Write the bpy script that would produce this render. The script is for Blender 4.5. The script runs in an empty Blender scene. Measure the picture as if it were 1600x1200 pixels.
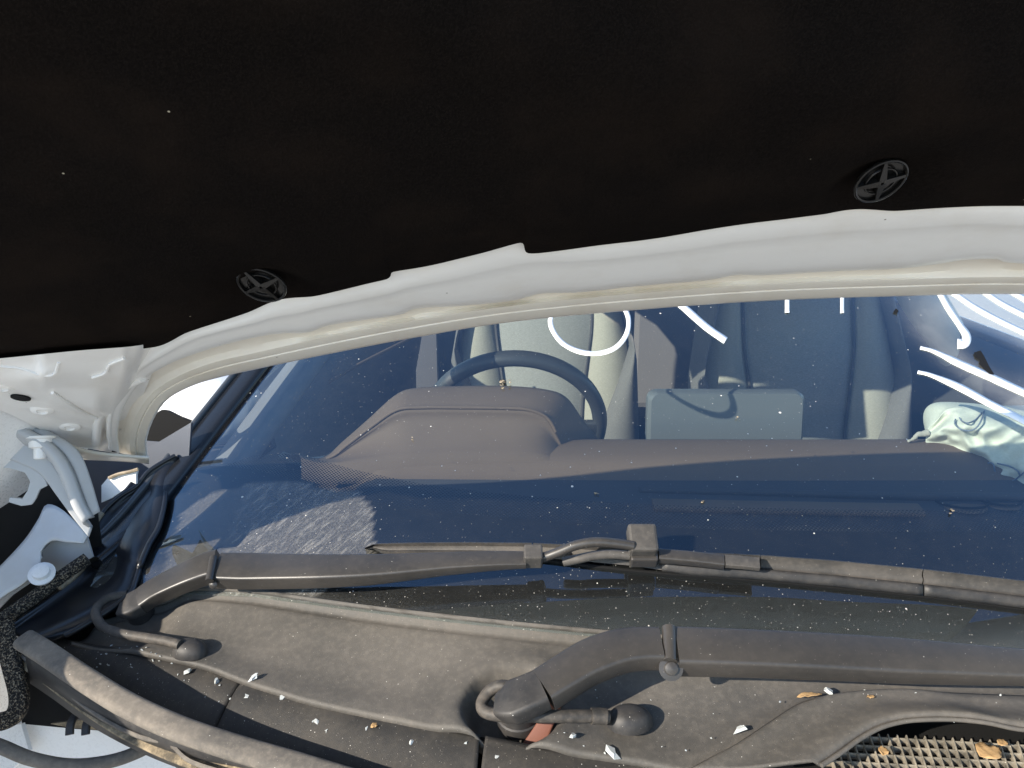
import bpy, bmesh, math, random
from mathutils import Vector, Matrix, noise as mnoise
random.seed(7)
S = bpy.context.scene
C = bpy.context.collection
PI = math.pi
def R(d): return math.radians(d)

# ------------------------------------------------------------------ camera
CAM = Vector((-0.37, -0.61, 0.43)); PITCH = R(15.0); F = 1202.0      # photo pixels (1600 x 1200)
cd = bpy.data.cameras.new('camera'); cam = bpy.data.objects.new('camera', cd); C.objects.link(cam)
cam.location = CAM; cam.rotation_euler = (PI/2-PITCH, 0, 0)
cd.sensor_width = 36.0; cd.lens = 36.0*F/1600.0; cd.clip_start = 0.01; cd.clip_end = 2000
S.camera = cam
# ------------------------------------------------------------------ sky and sun
SUN_TO = Vector((-1.60, -1.22, 1.0)).normalized()                     # towards the sun: front left of the car
SUN_EL = math.asin(SUN_TO.z)
w = bpy.data.worlds.new('World'); S.world = w; w.use_nodes = True
nt = w.node_tree; bg = nt.nodes['Background']
sky = nt.nodes.new('ShaderNodeTexSky'); sky.sky_type = 'NISHITA'; sky.sun_disc = False
sky.sun_elevation = SUN_EL; sky.sun_rotation = math.atan2(SUN_TO.x, SUN_TO.y)
sky.air_density = 1.0; sky.dust_density = 0.4; sky.ozone_density = 2.5
nt.links.new(sky.outputs[0], bg.inputs[0]); bg.inputs[1].default_value = 0.15
sl = bpy.data.lights.new('sun', 'SUN'); sl.energy = 4.0; sl.angle = R(0.53); sl.color = (1.0, 0.91, 0.78)
so = bpy.data.objects.new('sun', sl); C.objects.link(so)
so.rotation_euler = (-SUN_TO).to_track_quat('-Z', 'Y').to_euler()
S.view_settings.view_transform = 'Standard'; S.view_settings.look = 'None'
S.view_settings.gamma = 1.0; S.view_settings.use_curve_mapping = False
S.view_settings.exposure = 1.12
S.render.engine = 'CYCLES'
S.cycles.max_bounces = 10; S.cycles.transparent_max_bounces = 16; S.cycles.caustics_reflective = False; S.cycles.caustics_refractive = False

# ------------------------------------------------------------------ geometry of the place (metres; origin = middle of the windscreen's lower edge)
cp, sp = math.cos(PITCH), math.sin(PITCH)
def rayd(px, py):
    u = (px-800)/F; v = (py-600)/F
    return Vector((u, cp-v*sp, -sp-v*cp))
def at_t(px, py, t): return CAM+rayd(px, py)*t
def at_y(px, py, y):
    d = rayd(px, py); return CAM+d*((y-CAM.y)/d.y)
def at_z(px, py, z):
    d = rayd(px, py); return CAM+d*((z-CAM.z)/d.z)
def yb(X): return 0.02+0.26*X*X                                       # plan curve of the windscreen's foot
def zg(X, y):
    q = y-yb(X); e = max(0.0, abs(X)-.58); return 0.51*q-0.05*q*abs(q)-.40*e*e*smooth(-.02, .10, q)
def zc(X, y): return -0.006-0.28*(yb(X)-y)
def zcw(X, y): return zc(X, y) if y < yb(X) else zg(X, y)-.006
def zs(X, y): return zg(X, y) if y > yb(X) else zc(X, y)
TH = 0.727
def zh(X, y): return 0.386-TH*y-0.147*X*X                             # underside of the raised bonnet
def hit(px, py, surf, off=0.0, t0=0.22, t1=3.0, n=240):
    d = rayd(px, py)
    def f(t):
        p = CAM+d*t; return p.z-surf(p.x, p.y)-off
    a = t0; fa = f(a)
    for i in range(1, n+1):
        b = t0+(t1-t0)*i/n; fb = f(b)
        if fa*fb <= 0:
            for _ in range(30):
                m = (a+b)/2; fm = f(m)
                if fa*fm <= 0: b = m
                else: a, fa = m, fm
            return CAM+d*((a+b)/2)
        a, fa = b, fb
    return CAM+d*t1
def on_glass(px, py, off=0.0): return hit(px, py, zg, off)
def on_cowl(px, py, off=0.0): return hit(px, py, zc, off)
def on_surf(px, py, off=0.0): return hit(px, py, zs, off)
def on_hood(px, py, off=0.0): return hit(px, py, zh, off)
HN = Vector((0, -TH, -1)).normalized()                                # bonnet underside normal
GN = Vector((0, -0.454, 0.891))
def nz(p, s=1.0, seed=0.0): return mnoise.noise(Vector(p)*s+Vector((seed, seed*1.7, seed*.3)))
def smooth(a, b, x):
    x = max(0.0, min(1.0, (x-a)/(b-a))); return x*x*(3-2*x)
def cr(pts, n):                                                       # resample a polyline smoothly (Catmull-Rom, by length)
    pts = [Vector(p) for p in pts]
    if len(pts) == 2: return [pts[0].lerp(pts[1], i/(n-1)) for i in range(n)]
    fine = []
    for i in range(len(pts)-1):
        p0 = pts[i-1] if i > 0 else pts[0]*2-pts[1]
        p1, p2 = pts[i], pts[i+1]
        p3 = pts[i+2] if i+2 < len(pts) else pts[-1]*2-pts[-2]
        for k in range(16):
            t = k/16
            fine.append(0.5*((2*p1)+(p2-p0)*t+(2*p0-5*p1+4*p2-p3)*t*t+(3*p1-p0-3*p2+p3)*t**3))
    fine.append(pts[-1])
    return rs(fine, n)
def rs(pts, n):                                                       # resample by length, no smoothing
    pts = [Vector(p) for p in pts]
    L = [0.0]
    for a, b in zip(pts, pts[1:]): L.append(L[-1]+(b-a).length)
    out = []; j = 0
    for i in range(n):
        q = L[-1]*i/(n-1)
        while j < len(L)-2 and L[j+1] < q: j += 1
        s = (L[j+1]-L[j]) or 1e-9
        out.append(pts[j].lerp(pts[j+1], min(1, max(0, (q-L[j])/s))))
    return out
def interp(tab, x):
    if x <= tab[0][0]: return tab[0][1]
    for (a, va), (b, vb) in zip(tab, tab[1:]):
        if x <= b: return va+(vb-va)*(x-a)/(b-a)
    return tab[-1][1]

# ------------------------------------------------------------------ materials
def newmat(name):
    m = bpy.data.materials.new(name); m.use_nodes = True
    return m, m.node_tree, m.node_tree.nodes['Principled BSDF']
def nd(nt, t, **kw):
    n = nt.nodes.new(t)
    for k, v in kw.items():
        if k in n.inputs.keys(): n.inputs[k].default_value = v
        else: setattr(n, k, v)
    return n
def coord(nt):
    # world positions: every mesh is built in place with an identity transform, so Object = world
    return nt.nodes.new('ShaderNodeTexCoord').outputs['Object']
def noise(nt, co, scale, detail=4, rough=.55, stretch=None):
    n = nd(nt, 'ShaderNodeTexNoise', Scale=scale, Detail=detail, Roughness=rough)
    if stretch:
        mp = nd(nt, 'ShaderNodeMapping'); mp.inputs['Scale'].default_value = stretch[:3]
        if len(stretch) > 3: mp.vector_type = 'TEXTURE'; mp.inputs['Rotation'].default_value = (0, 0, stretch[3])
        nt.links.new(co, mp.inputs[0]); nt.links.new(mp.outputs[0], n.inputs['Vector'])
    else: nt.links.new(co, n.inputs['Vector'])
    return n.outputs['Fac']
def ramp(nt, fac, lo, hi, a=0.0, b=1.0):
    r = nd(nt, 'ShaderNodeMapRange'); r.interpolation_type = 'SMOOTHSTEP'
    r.inputs[1].default_value = lo; r.inputs[2].default_value = hi; r.inputs[3].default_value = a; r.inputs[4].default_value = b
    nt.links.new(fac, r.inputs[0]); return r.outputs[0]
def math_(nt, op, a, b=None):
    n = nd(nt, 'ShaderNodeMath', operation=op)
    for i, v in enumerate((a, b)):
        if v is None: continue
        if isinstance(v, (int, float)): n.inputs[i].default_value = v
        else: nt.links.new(v, n.inputs[i])
    return n.outputs[0]
def mixc(nt, fac, a, b):
    n = nt.nodes.new('ShaderNodeMix'); n.data_type = 'RGBA'
    if isinstance(fac, (int, float)): n.inputs[0].default_value = fac
    else: nt.links.new(fac, n.inputs[0])
    for i, v in ((6, a), (7, b)):
        if isinstance(v, tuple): n.inputs[i].default_value = (*v, 1) if len(v) == 3 else v
        else: nt.links.new(v, n.inputs[i])
    return n.outputs[2]
def bump(nt, bs, h, strength, dist=.001):
    b = nd(nt, 'ShaderNodeBump', Strength=strength, Distance=dist)
    nt.links.new(h, b.inputs['Height']); nt.links.new(b.outputs[0], bs.inputs['Normal'])
def dusty(name, base, dust=(.30, .255, .205), amount=.35, rough=.6, grain=1500, bumpst=.3, specks=.5, big=9, spec=.4, coat=0, metal=0):
    m, nt, bs = newmat(name); co = coord(nt)
    n1 = noise(nt, co, big, 5, .62); n2 = noise(nt, co, 160, 4, .7); n3 = noise(nt, co, 900, 2, .6)
    f = math_(nt, 'MULTIPLY', ramp(nt, n1, .28, .75), amount)
    f = math_(nt, 'ADD', f, math_(nt, 'MULTIPLY', ramp(nt, n2, .4, .75), amount*.5))
    c = mixc(nt, f, base, dust)
    if specks:
        v = nd(nt, 'ShaderNodeTexVoronoi', Scale=260.0); nt.links.new(co, v.inputs['Vector'])
        s = ramp(nt, v.outputs['Distance'], .06, .13, 1, 0)
        wn = nd(nt, 'ShaderNodeSeparateColor'); nt.links.new(v.outputs['Color'], wn.inputs[0])
        s = math_(nt, 'MULTIPLY', s, ramp(nt, wn.outputs[0], 1-.10*specks, 1-.08*specks))
        c = mixc(nt, s, c, (.62, .60, .55))
        v2 = nd(nt, 'ShaderNodeTexVoronoi', Scale=700.0); nt.links.new(co, v2.inputs['Vector'])
        s2 = ramp(nt, v2.outputs['Distance'], .10, .2, 1, 0)
        w2 = nd(nt, 'ShaderNodeSeparateColor'); nt.links.new(v2.outputs['Color'], w2.inputs[0])
        s2 = math_(nt, 'MULTIPLY', s2, ramp(nt, w2.outputs[0], 1-.12*specks, 1-.1*specks))
        c = mixc(nt, math_(nt, 'MULTIPLY', s2, .6), c, (.5, .46, .4))
    nt.links.new(c, bs.inputs['Base Color'])
    nt.links.new(math_(nt, 'ADD', math_(nt, 'MULTIPLY', f, .5), rough), bs.inputs['Roughness'])
    bs.inputs['Specular IOR Level'].default_value = spec; bs.inputs['Metallic'].default_value = metal
    if coat: bs.inputs['Coat Weight'].default_value = coat
    if grain:
        g = noise(nt, co, grain, 2, .5)
        bump(nt, bs, g, bumpst, .0006)
    return m
def plain(name, col, rough=.5, spec=.5, metal=0, coat=0, bumpsc=0, bumpst=.1, var=.06):
    m, nt, bs = newmat(name); co = coord(nt)
    n1 = noise(nt, co, 18, 4)
    c = mixc(nt, n1, tuple(max(0, x*(1-var)) for x in col), tuple(min(1, x*(1+var)) for x in col))
    nt.links.new(c, bs.inputs['Base Color'])
    bs.inputs['Roughness'].default_value = rough; bs.inputs['Specular IOR Level'].default_value = spec
    bs.inputs['Metallic'].default_value = metal; bs.inputs['Coat Weight'].default_value = coat
    if bumpsc: bump(nt, bs, noise(nt, co, bumpsc, 3), bumpst, .001)
    return m
M = {}
M['cowl'] = dusty('cowl plastic, dusty', (.058, .055, .050), (.28, .245, .205), .25, .55, 1500, .5, .7, 5)
M['cowl2'] = dusty('lower cowl plastic', (.018, .0175, .017), (.26, .22, .17), .12, .6, 1500, .4, 1.3, 14)
M['arm'] = dusty('wiper arm satin black', (.028, .0265, .0255), (.26, .22, .18), .085, .36, 2500, .15, .35, 12, .6)
M['blade'] = dusty('wiper blade plastic', (.045, .043, .041), (.30, .26, .22), .15, .5, 1800, .25, .5, 20)
M['cap'] = dusty('pivot cap plastic', (.022, .022, .023), (.25, .22, .19), .12, .5, 0, 0, .3, 30)
M['hose'] = dusty('washer hose rubber', (.028, .027, .026), (.3, .25, .2), .2, .55, 0, 0, .3, 40)
M['seal'] = dusty('bonnet seal rubber, dusty', (.085, .078, .070), (.36, .31, .25), .45, .75, 1600, .4, .5, 16)
M['sealdirt'] = dusty('seal foot with caked dust', (.09, .075, .055), (.42, .33, .21), .8, .9, 900, .8, .6, 40)
M['foam'] = None
M['gloss_black'] = plain('side cowl plastic', (.012, .013, .016), .28, .5)
M['scuttle'] = plain('scuttle side plastic', (.045, .055, .075), .35, .5)  # navy tone carries the shade on the white panel
M['black'] = plain('matt black', (.008, .008, .008), .8, .2)
M['pillar'] = plain('pillar moulding', (.010, .011, .013), .22, .5)
M['bright_edge'] = plain('moulding lip', (.05, .055, .06), .2, .6)
M['steel'] = plain('zinc bolt', (.55, .55, .54), .38, .5, .6)
M['rust'] = plain('orange linkage', (.15, .055, .035), .7)
M['grille'] = dusty('grille plastic dusty', (.06, .055, .045), (.40, .35, .27), .6, .7, 0, 0, .2, 60)
M['sandline'] = dusty('caked sand', (.22, .175, .12), (.46, .38, .27), .7, .95, 700, 1.0, .4, 80)

def paint(name, col, rough=.3, dirt=.06):
    m, nt, bs = newmat(name); co = coord(nt)
    n1 = noise(nt, co, 14, 5, .6); n2 = noise(nt, co, 300, 3, .7)
    c = mixc(nt, math_(nt, 'MULTIPLY', ramp(nt, n1, .45, .8), dirt*3), col, tuple(x*y for x, y in zip(col, (.72, .64, .53))))
    v = nd(nt, 'ShaderNodeTexVoronoi', Scale=90.0); nt.links.new(co, v.inputs['Vector'])
    wn = nd(nt, 'ShaderNodeSeparateColor'); nt.links.new(v.outputs['Color'], wn.inputs[0])
    s = math_(nt, 'MULTIPLY', ramp(nt, v.outputs['Distance'], .05, .10, 1, 0), ramp(nt, wn.outputs[0], .955, .96))
    c = mixc(nt, math_(nt, 'MULTIPLY', s, .8), c, (.10, .07, .04))
    nt.links.new(c, bs.inputs['Base Color'])
    nt.links.new(ramp(nt, n2, .3, .8, rough-.06, rough+.12), bs.inputs['Roughness'])
    bs.inputs['Coat Weight'].default_value = .25; bs.inputs['Coat Roughness'].default_value = .12
    bump(nt, bs, noise(nt, co, 420, 2), .06, .0006)
    return m
M['paint'] = paint('white body paint', (.80, .80, .79))
M['wing_in'] = paint('inner wing paint', (.58, .58, .57), .4, .14)
M['paint_in'] = paint('inner panel paint', (.79, .775, .745), .36, .09)
M['hem'] = paint('sealed hem paint', (.76, .71, .62), .40, .14)  # beige carries the warm bounce light on the folded edge
M['hinge'] = paint('hinge grey paint', (.40, .41, .42), .42, .14)

def mk_foam():
    m, nt, bs = newmat('open cell foam'); co = coord(nt)
    v = nd(nt, 'ShaderNodeTexVoronoi', Scale=420.0); nt.links.new(co, v.inputs['Vector'])
    n2 = noise(nt, co, 700, 2)
    c = mixc(nt, math_(nt, 'MULTIPLY', ramp(nt, v.outputs['Distance'], .35, .65), ramp(nt, n2, .45, .6)), (.006, .006, .006), (.30, .25, .18))
    nt.links.new(c, bs.inputs['Base Color']); bs.inputs['Roughness'].default_value = .9
    bump(nt, bs, v.outputs['Distance'], 1.0, .004); return m
M['foam'] = mk_foam()
def mk_liner():
    m, nt, bs = newmat('felt bonnet liner'); co = coord(nt)
    f = noise(nt, co, 900, 4, .7, (1, 3.5, 1, .5)); g = noise(nt, co, 12, 4)
    c = mixc(nt, ramp(nt, f, .35, .75), (.0048, .0040, .0037), (.0098, .0080, .0072))
    c = mixc(nt, math_(nt, 'MULTIPLY', ramp(nt, g, .4, .8), .35), c, (.022, .015, .011))
    v = nd(nt, 'ShaderNodeTexVoronoi', Scale=70.0); nt.links.new(co, v.inputs['Vector'])
    wn = nd(nt, 'ShaderNodeSeparateColor'); nt.links.new(v.outputs['Color'], wn.inputs[0])
    s = math_(nt, 'MULTIPLY', ramp(nt, v.outputs['Distance'], .03, .06, 1, 0), ramp(nt, wn.outputs[0], .93, .94))
    c = mixc(nt, math_(nt, 'MULTIPLY', s, .8), c, (.4, .36, .28))
    nt.links.new(c, bs.inputs['Base Color']); bs.inputs['Roughness'].default_value = .95
    bs.inputs['Specular IOR Level'].default_value = .02
    bs.inputs['Sheen Weight'].default_value = .0; bs.inputs['Sheen Roughness'].default_value = .6
    bump(nt, bs, f, .3, .0010); return m
M['liner'] = mk_liner()
M['clip'] = plain('liner clip plastic', (.0055, .0052, .005), .28, .35)
M['paintpen'] = plain('white paint pen', (.82, .83, .82), .6, .3, bumpsc=300, bumpst=.3)
M['dash'] = plain('dashboard soft plastic', (.140, .096, .068), .72, .25, bumpsc=1200, bumpst=.35, var=.04)
M['dash_shaded'] = plain('dashboard front deck plastic', (.060, .056, .058), .72, .25, bumpsc=1200, bumpst=.35, var=.04)  # darker than the pad: the bonnet's shadow is put into the colour
M['wheel'] = plain('steering wheel leather', (.045, .046, .048), .42, .5, bumpsc=500, bumpst=.2)
M['screenback'] = plain('display housing', (.12, .125, .125), .45, .5)
M['door_in'] = plain('door trim', (.07, .068, .07), .6, .3)
M['belt'] = plain('belt webbing', (.30, .29, .27), .8, .2, bumpsc=700, bumpst=.3)
M['tag'] = plain('white tag', (.75, .76, .78), .6)
M['tagblue'] = plain('blue print', (.05, .15, .5), .6)
M['pillar_trim'] = plain('pillar trim', (.13, .135, .14), .7, .2)
M['headliner'] = plain('headliner', (.35, .34, .32), .9, .1)
M['seat_dark'] = plain('seat side cloth', (.085, .08, .078), .85, .2, bumpsc=900, bumpst=.5)
def mk_cloth(name, a, b):
    m, nt, bs = newmat(name); co = coord(nt)
    f = noise(nt, co, 60, 4, .7, (3, 3, 14)); g = noise(nt, co, 900, 2, .7)
    c = mixc(nt, ramp(nt, f, .35, .7), a, b); c = mixc(nt, math_(nt, 'MULTIPLY', g, .4), c, tuple(x*.55 for x in a))
    nt.links.new(c, bs.inputs['Base Color']); bs.inputs['Roughness'].default_value = .9; bs.inputs['Specular IOR Level'].default_value = .15
    bump(nt, bs, g, .5, .001); return m
M['seat_cloth'] = mk_cloth('seat centre cloth', (.30, .29, .27), (.42, .41, .38))
M['seat_cream'] = mk_cloth('seat bolster cloth', (.37, .345, .29), (.46, .43, .365))
M['seat_grey'] = mk_cloth('seat grey cloth', (.16, .15, .145), (.21, .20, .19))
M['airbag'] = mk_cloth('airbag nylon', (.66, .67, .56), (.74, .74, .64))
M['thread'] = plain('stitching', (.16, .19, .24), .8)
def schlick(nt, k):                                                   # thin pane: same reflectance from either side
    g = nd(nt, 'ShaderNodeNewGeometry'); dp = nd(nt, 'ShaderNodeVectorMath', operation='DOT_PRODUCT')
    nt.links.new(g.outputs['Normal'], dp.inputs[0]); nt.links.new(g.outputs['Incoming'], dp.inputs[1])
    c = math_(nt, 'SUBTRACT', 1.0, math_(nt, 'ABSOLUTE', dp.outputs['Value']))
    f = math_(nt, 'ADD', .043, math_(nt, 'MULTIPLY', math_(nt, 'POWER', c, 5.0), .957))
    return math_(nt, 'MINIMUM', math_(nt, 'MULTIPLY', f, k), 1.0)
def mk_glass():
    m, nt, bs = newmat('windscreen glass'); co = coord(nt)
    out = nt.nodes['Material Output']; nt.nodes.remove(bs)
    tr = nd(nt, 'ShaderNodeBsdfTransparent'); tr.inputs[0].default_value = (.80, .87, .86, 1)
    gl = nd(nt, 'ShaderNodeBsdfGlossy', Roughness=0.0); gl.inputs[0].default_value = (.62, .82, 1, 1)              # sky's blue deepened in the reflection colour
    fac = schlick(nt, 2.7)
    mx = nt.nodes.new('ShaderNodeMixShader'); nt.links.new(fac, mx.inputs[0]); nt.links.new(tr.outputs[0], mx.inputs[1]); nt.links.new(gl.outputs[0], mx.inputs[2])
    # dust: attribute (where it lies) x texture, specks everywhere; glare is a painted haze mask
    at = nd(nt, 'ShaderNodeAttribute', attribute_name='dust'); at2 = nd(nt, 'ShaderNodeAttribute', attribute_name='streak'); at3 = nd(nt, 'ShaderNodeAttribute', attribute_name='glare')
    n1 = noise(nt, co, 40, 6, .7); n2 = noise(nt, co, 500, 3, .7)
    st = noise(nt, co, 60, 6, .75, (.28, 1.6, 1, -.80))
    f = math_(nt, 'MULTIPLY', at.outputs['Fac'], math_(nt, 'ADD', .35, math_(nt, 'MULTIPLY', ramp(nt, n2, .3, .7), .65)))
    f2 = math_(nt, 'MULTIPLY', at2.outputs['Fac'], ramp(nt, st, .47, .68, .05, 1))
    f = math_(nt, 'ADD', f, math_(nt, 'MULTIPLY', f2, .42))
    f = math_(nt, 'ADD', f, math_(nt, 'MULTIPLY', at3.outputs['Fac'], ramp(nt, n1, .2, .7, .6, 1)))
    f = math_(nt, 'ADD', f, math_(nt, 'MULTIPLY', ramp(nt, n1, .3, .8), .006))
    for sc, th, k in ((110, .82, .9), (330, .76, .75), (60, .94, 1)):
        v = nd(nt, 'ShaderNodeTexVoronoi', Scale=float(sc)); nt.links.new(co, v.inputs['Vector'])
        wn = nd(nt, 'ShaderNodeSeparateColor'); nt.links.new(v.outputs['Color'], wn.inputs[0])
        rad = ramp(nt, wn.outputs[1], 0, 1, .03, .10)
        s = math_(nt, 'LESS_THAN', v.outputs['Distance'], rad)
        s = math_(nt, 'MULTIPLY', s, math_(nt, 'GREATER_THAN', wn.outputs[0], th))
        f = math_(nt, 'ADD', f, math_(nt, 'MULTIPLY', s, k))
    at4 = nd(nt, 'ShaderNodeAttribute', attribute_name='grit')
    v = nd(nt, 'ShaderNodeTexVoronoi', Scale=420.0); nt.links.new(co, v.inputs['Vector'])
    wn = nd(nt, 'ShaderNodeSeparateColor'); nt.links.new(v.outputs['Color'], wn.inputs[0])
    s = math_(nt, 'MULTIPLY', math_(nt, 'LESS_THAN', v.outputs['Distance'], ramp(nt, wn.outputs[1], 0, 1, .06, .22)), math_(nt, 'LESS_THAN', wn.outputs[0], at4.outputs['Fac']))
    f = math_(nt, 'ADD', f, math_(nt, 'MULTIPLY', s, ramp(nt, wn.outputs[2], 0, 1, .08, .75)))
    f = math_(nt, 'MINIMUM', f, .95)
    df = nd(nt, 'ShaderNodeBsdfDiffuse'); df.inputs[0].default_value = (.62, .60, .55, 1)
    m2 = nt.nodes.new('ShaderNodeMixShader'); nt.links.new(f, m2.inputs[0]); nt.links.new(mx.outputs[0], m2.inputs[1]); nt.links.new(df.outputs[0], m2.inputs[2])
    nt.links.new(m2.outputs[0], out.inputs[0]); return m
M['glass'] = mk_glass()
def mk_frit():
    m, nt, bs = newmat('ceramic frit'); bs.inputs['Base Color'].default_value = (.006, .006, .007, 1); bs.inputs['Roughness'].default_value = .7
    bs.inputs['Specular IOR Level'].default_value = .1
    return m
M['frit'] = mk_frit()
def mk_dots():
    m, nt, bs = newmat('frit dots'); out = nt.nodes['Material Output']
    bs.inputs['Base Color'].default_value = (.006, .006, .007, 1); bs.inputs['Roughness'].default_value = .7; bs.inputs['Specular IOR Level'].default_value = .1
    uv = nd(nt, 'ShaderNodeUVMap'); sx = nd(nt, 'ShaderNodeSeparateXYZ'); nt.links.new(uv.outputs[0], sx.inputs[0])
    # hexagonal dots: two offset square lattices
    def lat(ox, oy):
        a = math_(nt, 'SUBTRACT', math_(nt, 'FRACT', math_(nt, 'ADD', sx.outputs[0], ox)), .5)
        b = math_(nt, 'MULTIPLY', math_(nt, 'SUBTRACT', math_(nt, 'FRACT', math_(nt, 'ADD', sx.outputs[1], oy)), .5), 1.2)
        return math_(nt, 'SQRT', math_(nt, 'ADD', math_(nt, 'MULTIPLY', a, a), math_(nt, 'MULTIPLY', b, b)))
    d = math_(nt, 'MINIMUM', lat(0, 0), lat(.5, .5))
    at = nd(nt, 'ShaderNodeAttribute', attribute_name='dot')
    on = math_(nt, 'LESS_THAN', d, at.outputs['Fac'])
    tr = nd(nt, 'ShaderNodeBsdfTransparent'); mx = nt.nodes.new('ShaderNodeMixShader')
    nt.links.new(on, mx.inputs[0]); nt.links.new(tr.outputs[0], mx.inputs[1]); nt.links.new(bs.outputs[0], mx.inputs[2]); nt.links.new(mx.outputs[0], out.inputs[0])
    return m
M['dots'] = mk_dots()
def mk_sidewin():
    m, nt, bs = newmat('side window glass'); out = nt.nodes['Material Output']; nt.nodes.remove(bs)
    tr = nd(nt, 'ShaderNodeBsdfTransparent'); tr.inputs[0].default_value = (.80, .86, .84, 1)
    gl = nd(nt, 'ShaderNodeBsdfGlossy', Roughness=0.0); fr = schlick(nt, 1.8)
    mx = nt.nodes.new('ShaderNodeMixShader'); nt.links.new(fr, mx.inputs[0]); nt.links.new(tr.outputs[0], mx.inputs[1]); nt.links.new(gl.outputs[0], mx.inputs[2]); nt.links.new(mx.outputs[0], out.inputs[0]); return m
M['sidewin'] = mk_sidewin()
def mk_chip():
    m, nt, bs = newmat('broken tempered glass'); bs.inputs['Base Color'].default_value = (.80, .84, .83, 1)
    bs.inputs['Roughness'].default_value = .15; bs.inputs['Transmission Weight'].default_value = .45; bs.inputs['IOR'].default_value = 1.5
    return m
M['chip'] = mk_chip()
M['leaf'] = plain('dry leaf', (.42, .27, .13), .8, .2, bumpsc=300, bumpst=.5, var=.3)
M['ground'] = plain('yard ground', (.50, .47, .42), .95, .1, bumpsc=6, bumpst=.5, var=.2)

# ------------------------------------------------------------------ object helpers
def obj(name, verts, faces, mat, parent=None, smooth_=True, solid=0.0, solid_off=-1, bevel=0.0, subsurf=0):
    me = bpy.data.meshes.new(name); me.from_pydata([tuple(v) for v in verts], [], faces); me.update()
    bm = bmesh.new(); bm.from_mesh(me); bmesh.ops.remove_doubles(bm, verts=bm.verts, dist=1e-6); bmesh.ops.recalc_face_normals(bm, faces=bm.faces); bm.to_mesh(me); bm.free()
    if smooth_:
        for p in me.polygons: p.use_smooth = True
    me.materials.append(M[mat] if isinstance(mat, str) else mat)
    o = bpy.data.objects.new(name, me); C.objects.link(o); o.parent = parent
    if solid:
        s = o.modifiers.new('solid', 'SOLIDIFY'); s.thickness = solid; s.offset = solid_off; s.use_even_offset = False
    if bevel:
        b = o.modifiers.new('bevel', 'BEVEL'); b.width = bevel; b.segments = 2; b.limit_method = 'ANGLE'; b.angle_limit = R(40)
    if subsurf:
        b = o.modifiers.new('sub', 'SUBSURF'); b.levels = subsurf; b.render_levels = subsurf
    if smooth_ and (bevel or solid):
        pass
    return o
def autosmooth(o, ang=35):
    me = o.data
    bm = bmesh.new(); bm.from_mesh(me)
    for e in bm.edges:
        if len(e.link_faces) == 2 and e.calc_face_angle(0) > R(ang): e.smooth = False
    bm.to_mesh(me); bm.free(); return o
def grid(rows):                                                       # rows of equally many points -> verts, faces
    n = len(rows[0]); v = [p for r in rows for p in r]; f = []
    for i in range(len(rows)-1):
        for j in range(n-1):
            a = i*n+j; f.append((a, a+1, a+n+1, a+n))
    return v, f
def loft(curves, n, ms):                                              # curves of 3D/2D points -> rows (linear between curves)
    cs = [cr(c, n) for c in curves]; rows = [cs[0]]
    for k in range(len(cs)-1):
        m = ms[k] if isinstance(ms, (list, tuple)) else ms
        for i in range(1, m+1): rows.append([a.lerp(b, i/m) for a, b in zip(cs[k], cs[k+1])])
    return rows
def pxloft(curves, n, ms, fn):                                        # pixel curves -> projected grid
    rows = loft([[(x, y, 0) for x, y in c] for c in curves], n, ms)
    return [[fn(p.x, p.y) for p in r] for r in rows]
def tube(name, pts, rad, mat, parent=None, n=10, res=None, cap=True):
    pts = cr(pts, res or max(12, 4*len(pts)))
    rows = []; prev = None
    for i, p in enumerate(pts):
        t = (pts[min(i+1, len(pts)-1)]-pts[max(i-1, 0)]).normalized()
        a = prev if prev is not None else (Vector((0, 0, 1)) if abs(t.z) < .9 else Vector((1, 0, 0)))
        a = (a-t*a.dot(t)).normalized(); b = t.cross(a); prev = a
        r = rad(i/(len(pts)-1)) if callable(rad) else rad
        rows.append([p+(a*math.cos(q)+b*math.sin(q))*r for q in [2*PI*k/n for k in range(n)]])
    v = [q for r in rows for q in r]; f = []
    for i in range(len(rows)-1):
        for k in range(n): f.append((i*n+k, i*n+(k+1) % n, (i+1)*n+(k+1) % n, (i+1)*n+k))
    if cap:
        f.append(tuple(range(n))[::-1]); f.append(tuple((len(rows)-1)*n+k for k in range(n)))
    return autosmooth(obj(name, v, f, mat, parent), 60)
def rrect(w, h, r, k=3):                                              # rounded rectangle section, counter-clockwise
    out = []
    for cx, cy, a0 in ((w/2-r, h/2-r, 0), (-w/2+r, h/2-r, 90), (-w/2+r, -h/2+r, 180), (w/2-r, -h/2+r, 270)):
        for i in range(k+1):
            a = R(a0+90*i/k); out.append((cx+r*math.cos(a), cy+r*math.sin(a)))
    return out
def beam(name, pts, wfn, hfn, up, mat, parent=None, res=40, r=.25, skew=0.0):
    # a bar along pts: width across, height along 'up'; pts run along the middle of the top face
    pts = cr(pts, res); rows = []
    for i, p in enumerate(pts):
        t = (pts[min(i+1, res-1)]-pts[max(i-1, 0)]).normalized()
        u = up(i/(res-1)) if callable(up) else up
        u = (u-t*u.dot(t)).normalized(); s = t.cross(u)
        W = wfn(i/(res-1)); H = hfn(i/(res-1)); sec = rrect(W, H, min(W, H)*r)
        rows.append([p+s*(x+skew*(y-H/2))+u*(y-H/2) for x, y in sec])
    n = len(rows[0]); v = [q for rr in rows for q in rr]; f = []
    for i in range(len(rows)-1):
        for k in range(n): f.append((i*n+k, i*n+(k+1) % n, (i+1)*n+(k+1) % n, (i+1)*n+k))
    f.append(tuple(range(n))[::-1]); f.append(tuple((len(rows)-1)*n+k for k in range(n)))
    return autosmooth(obj(name, v, f, mat, parent), 42)
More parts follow.
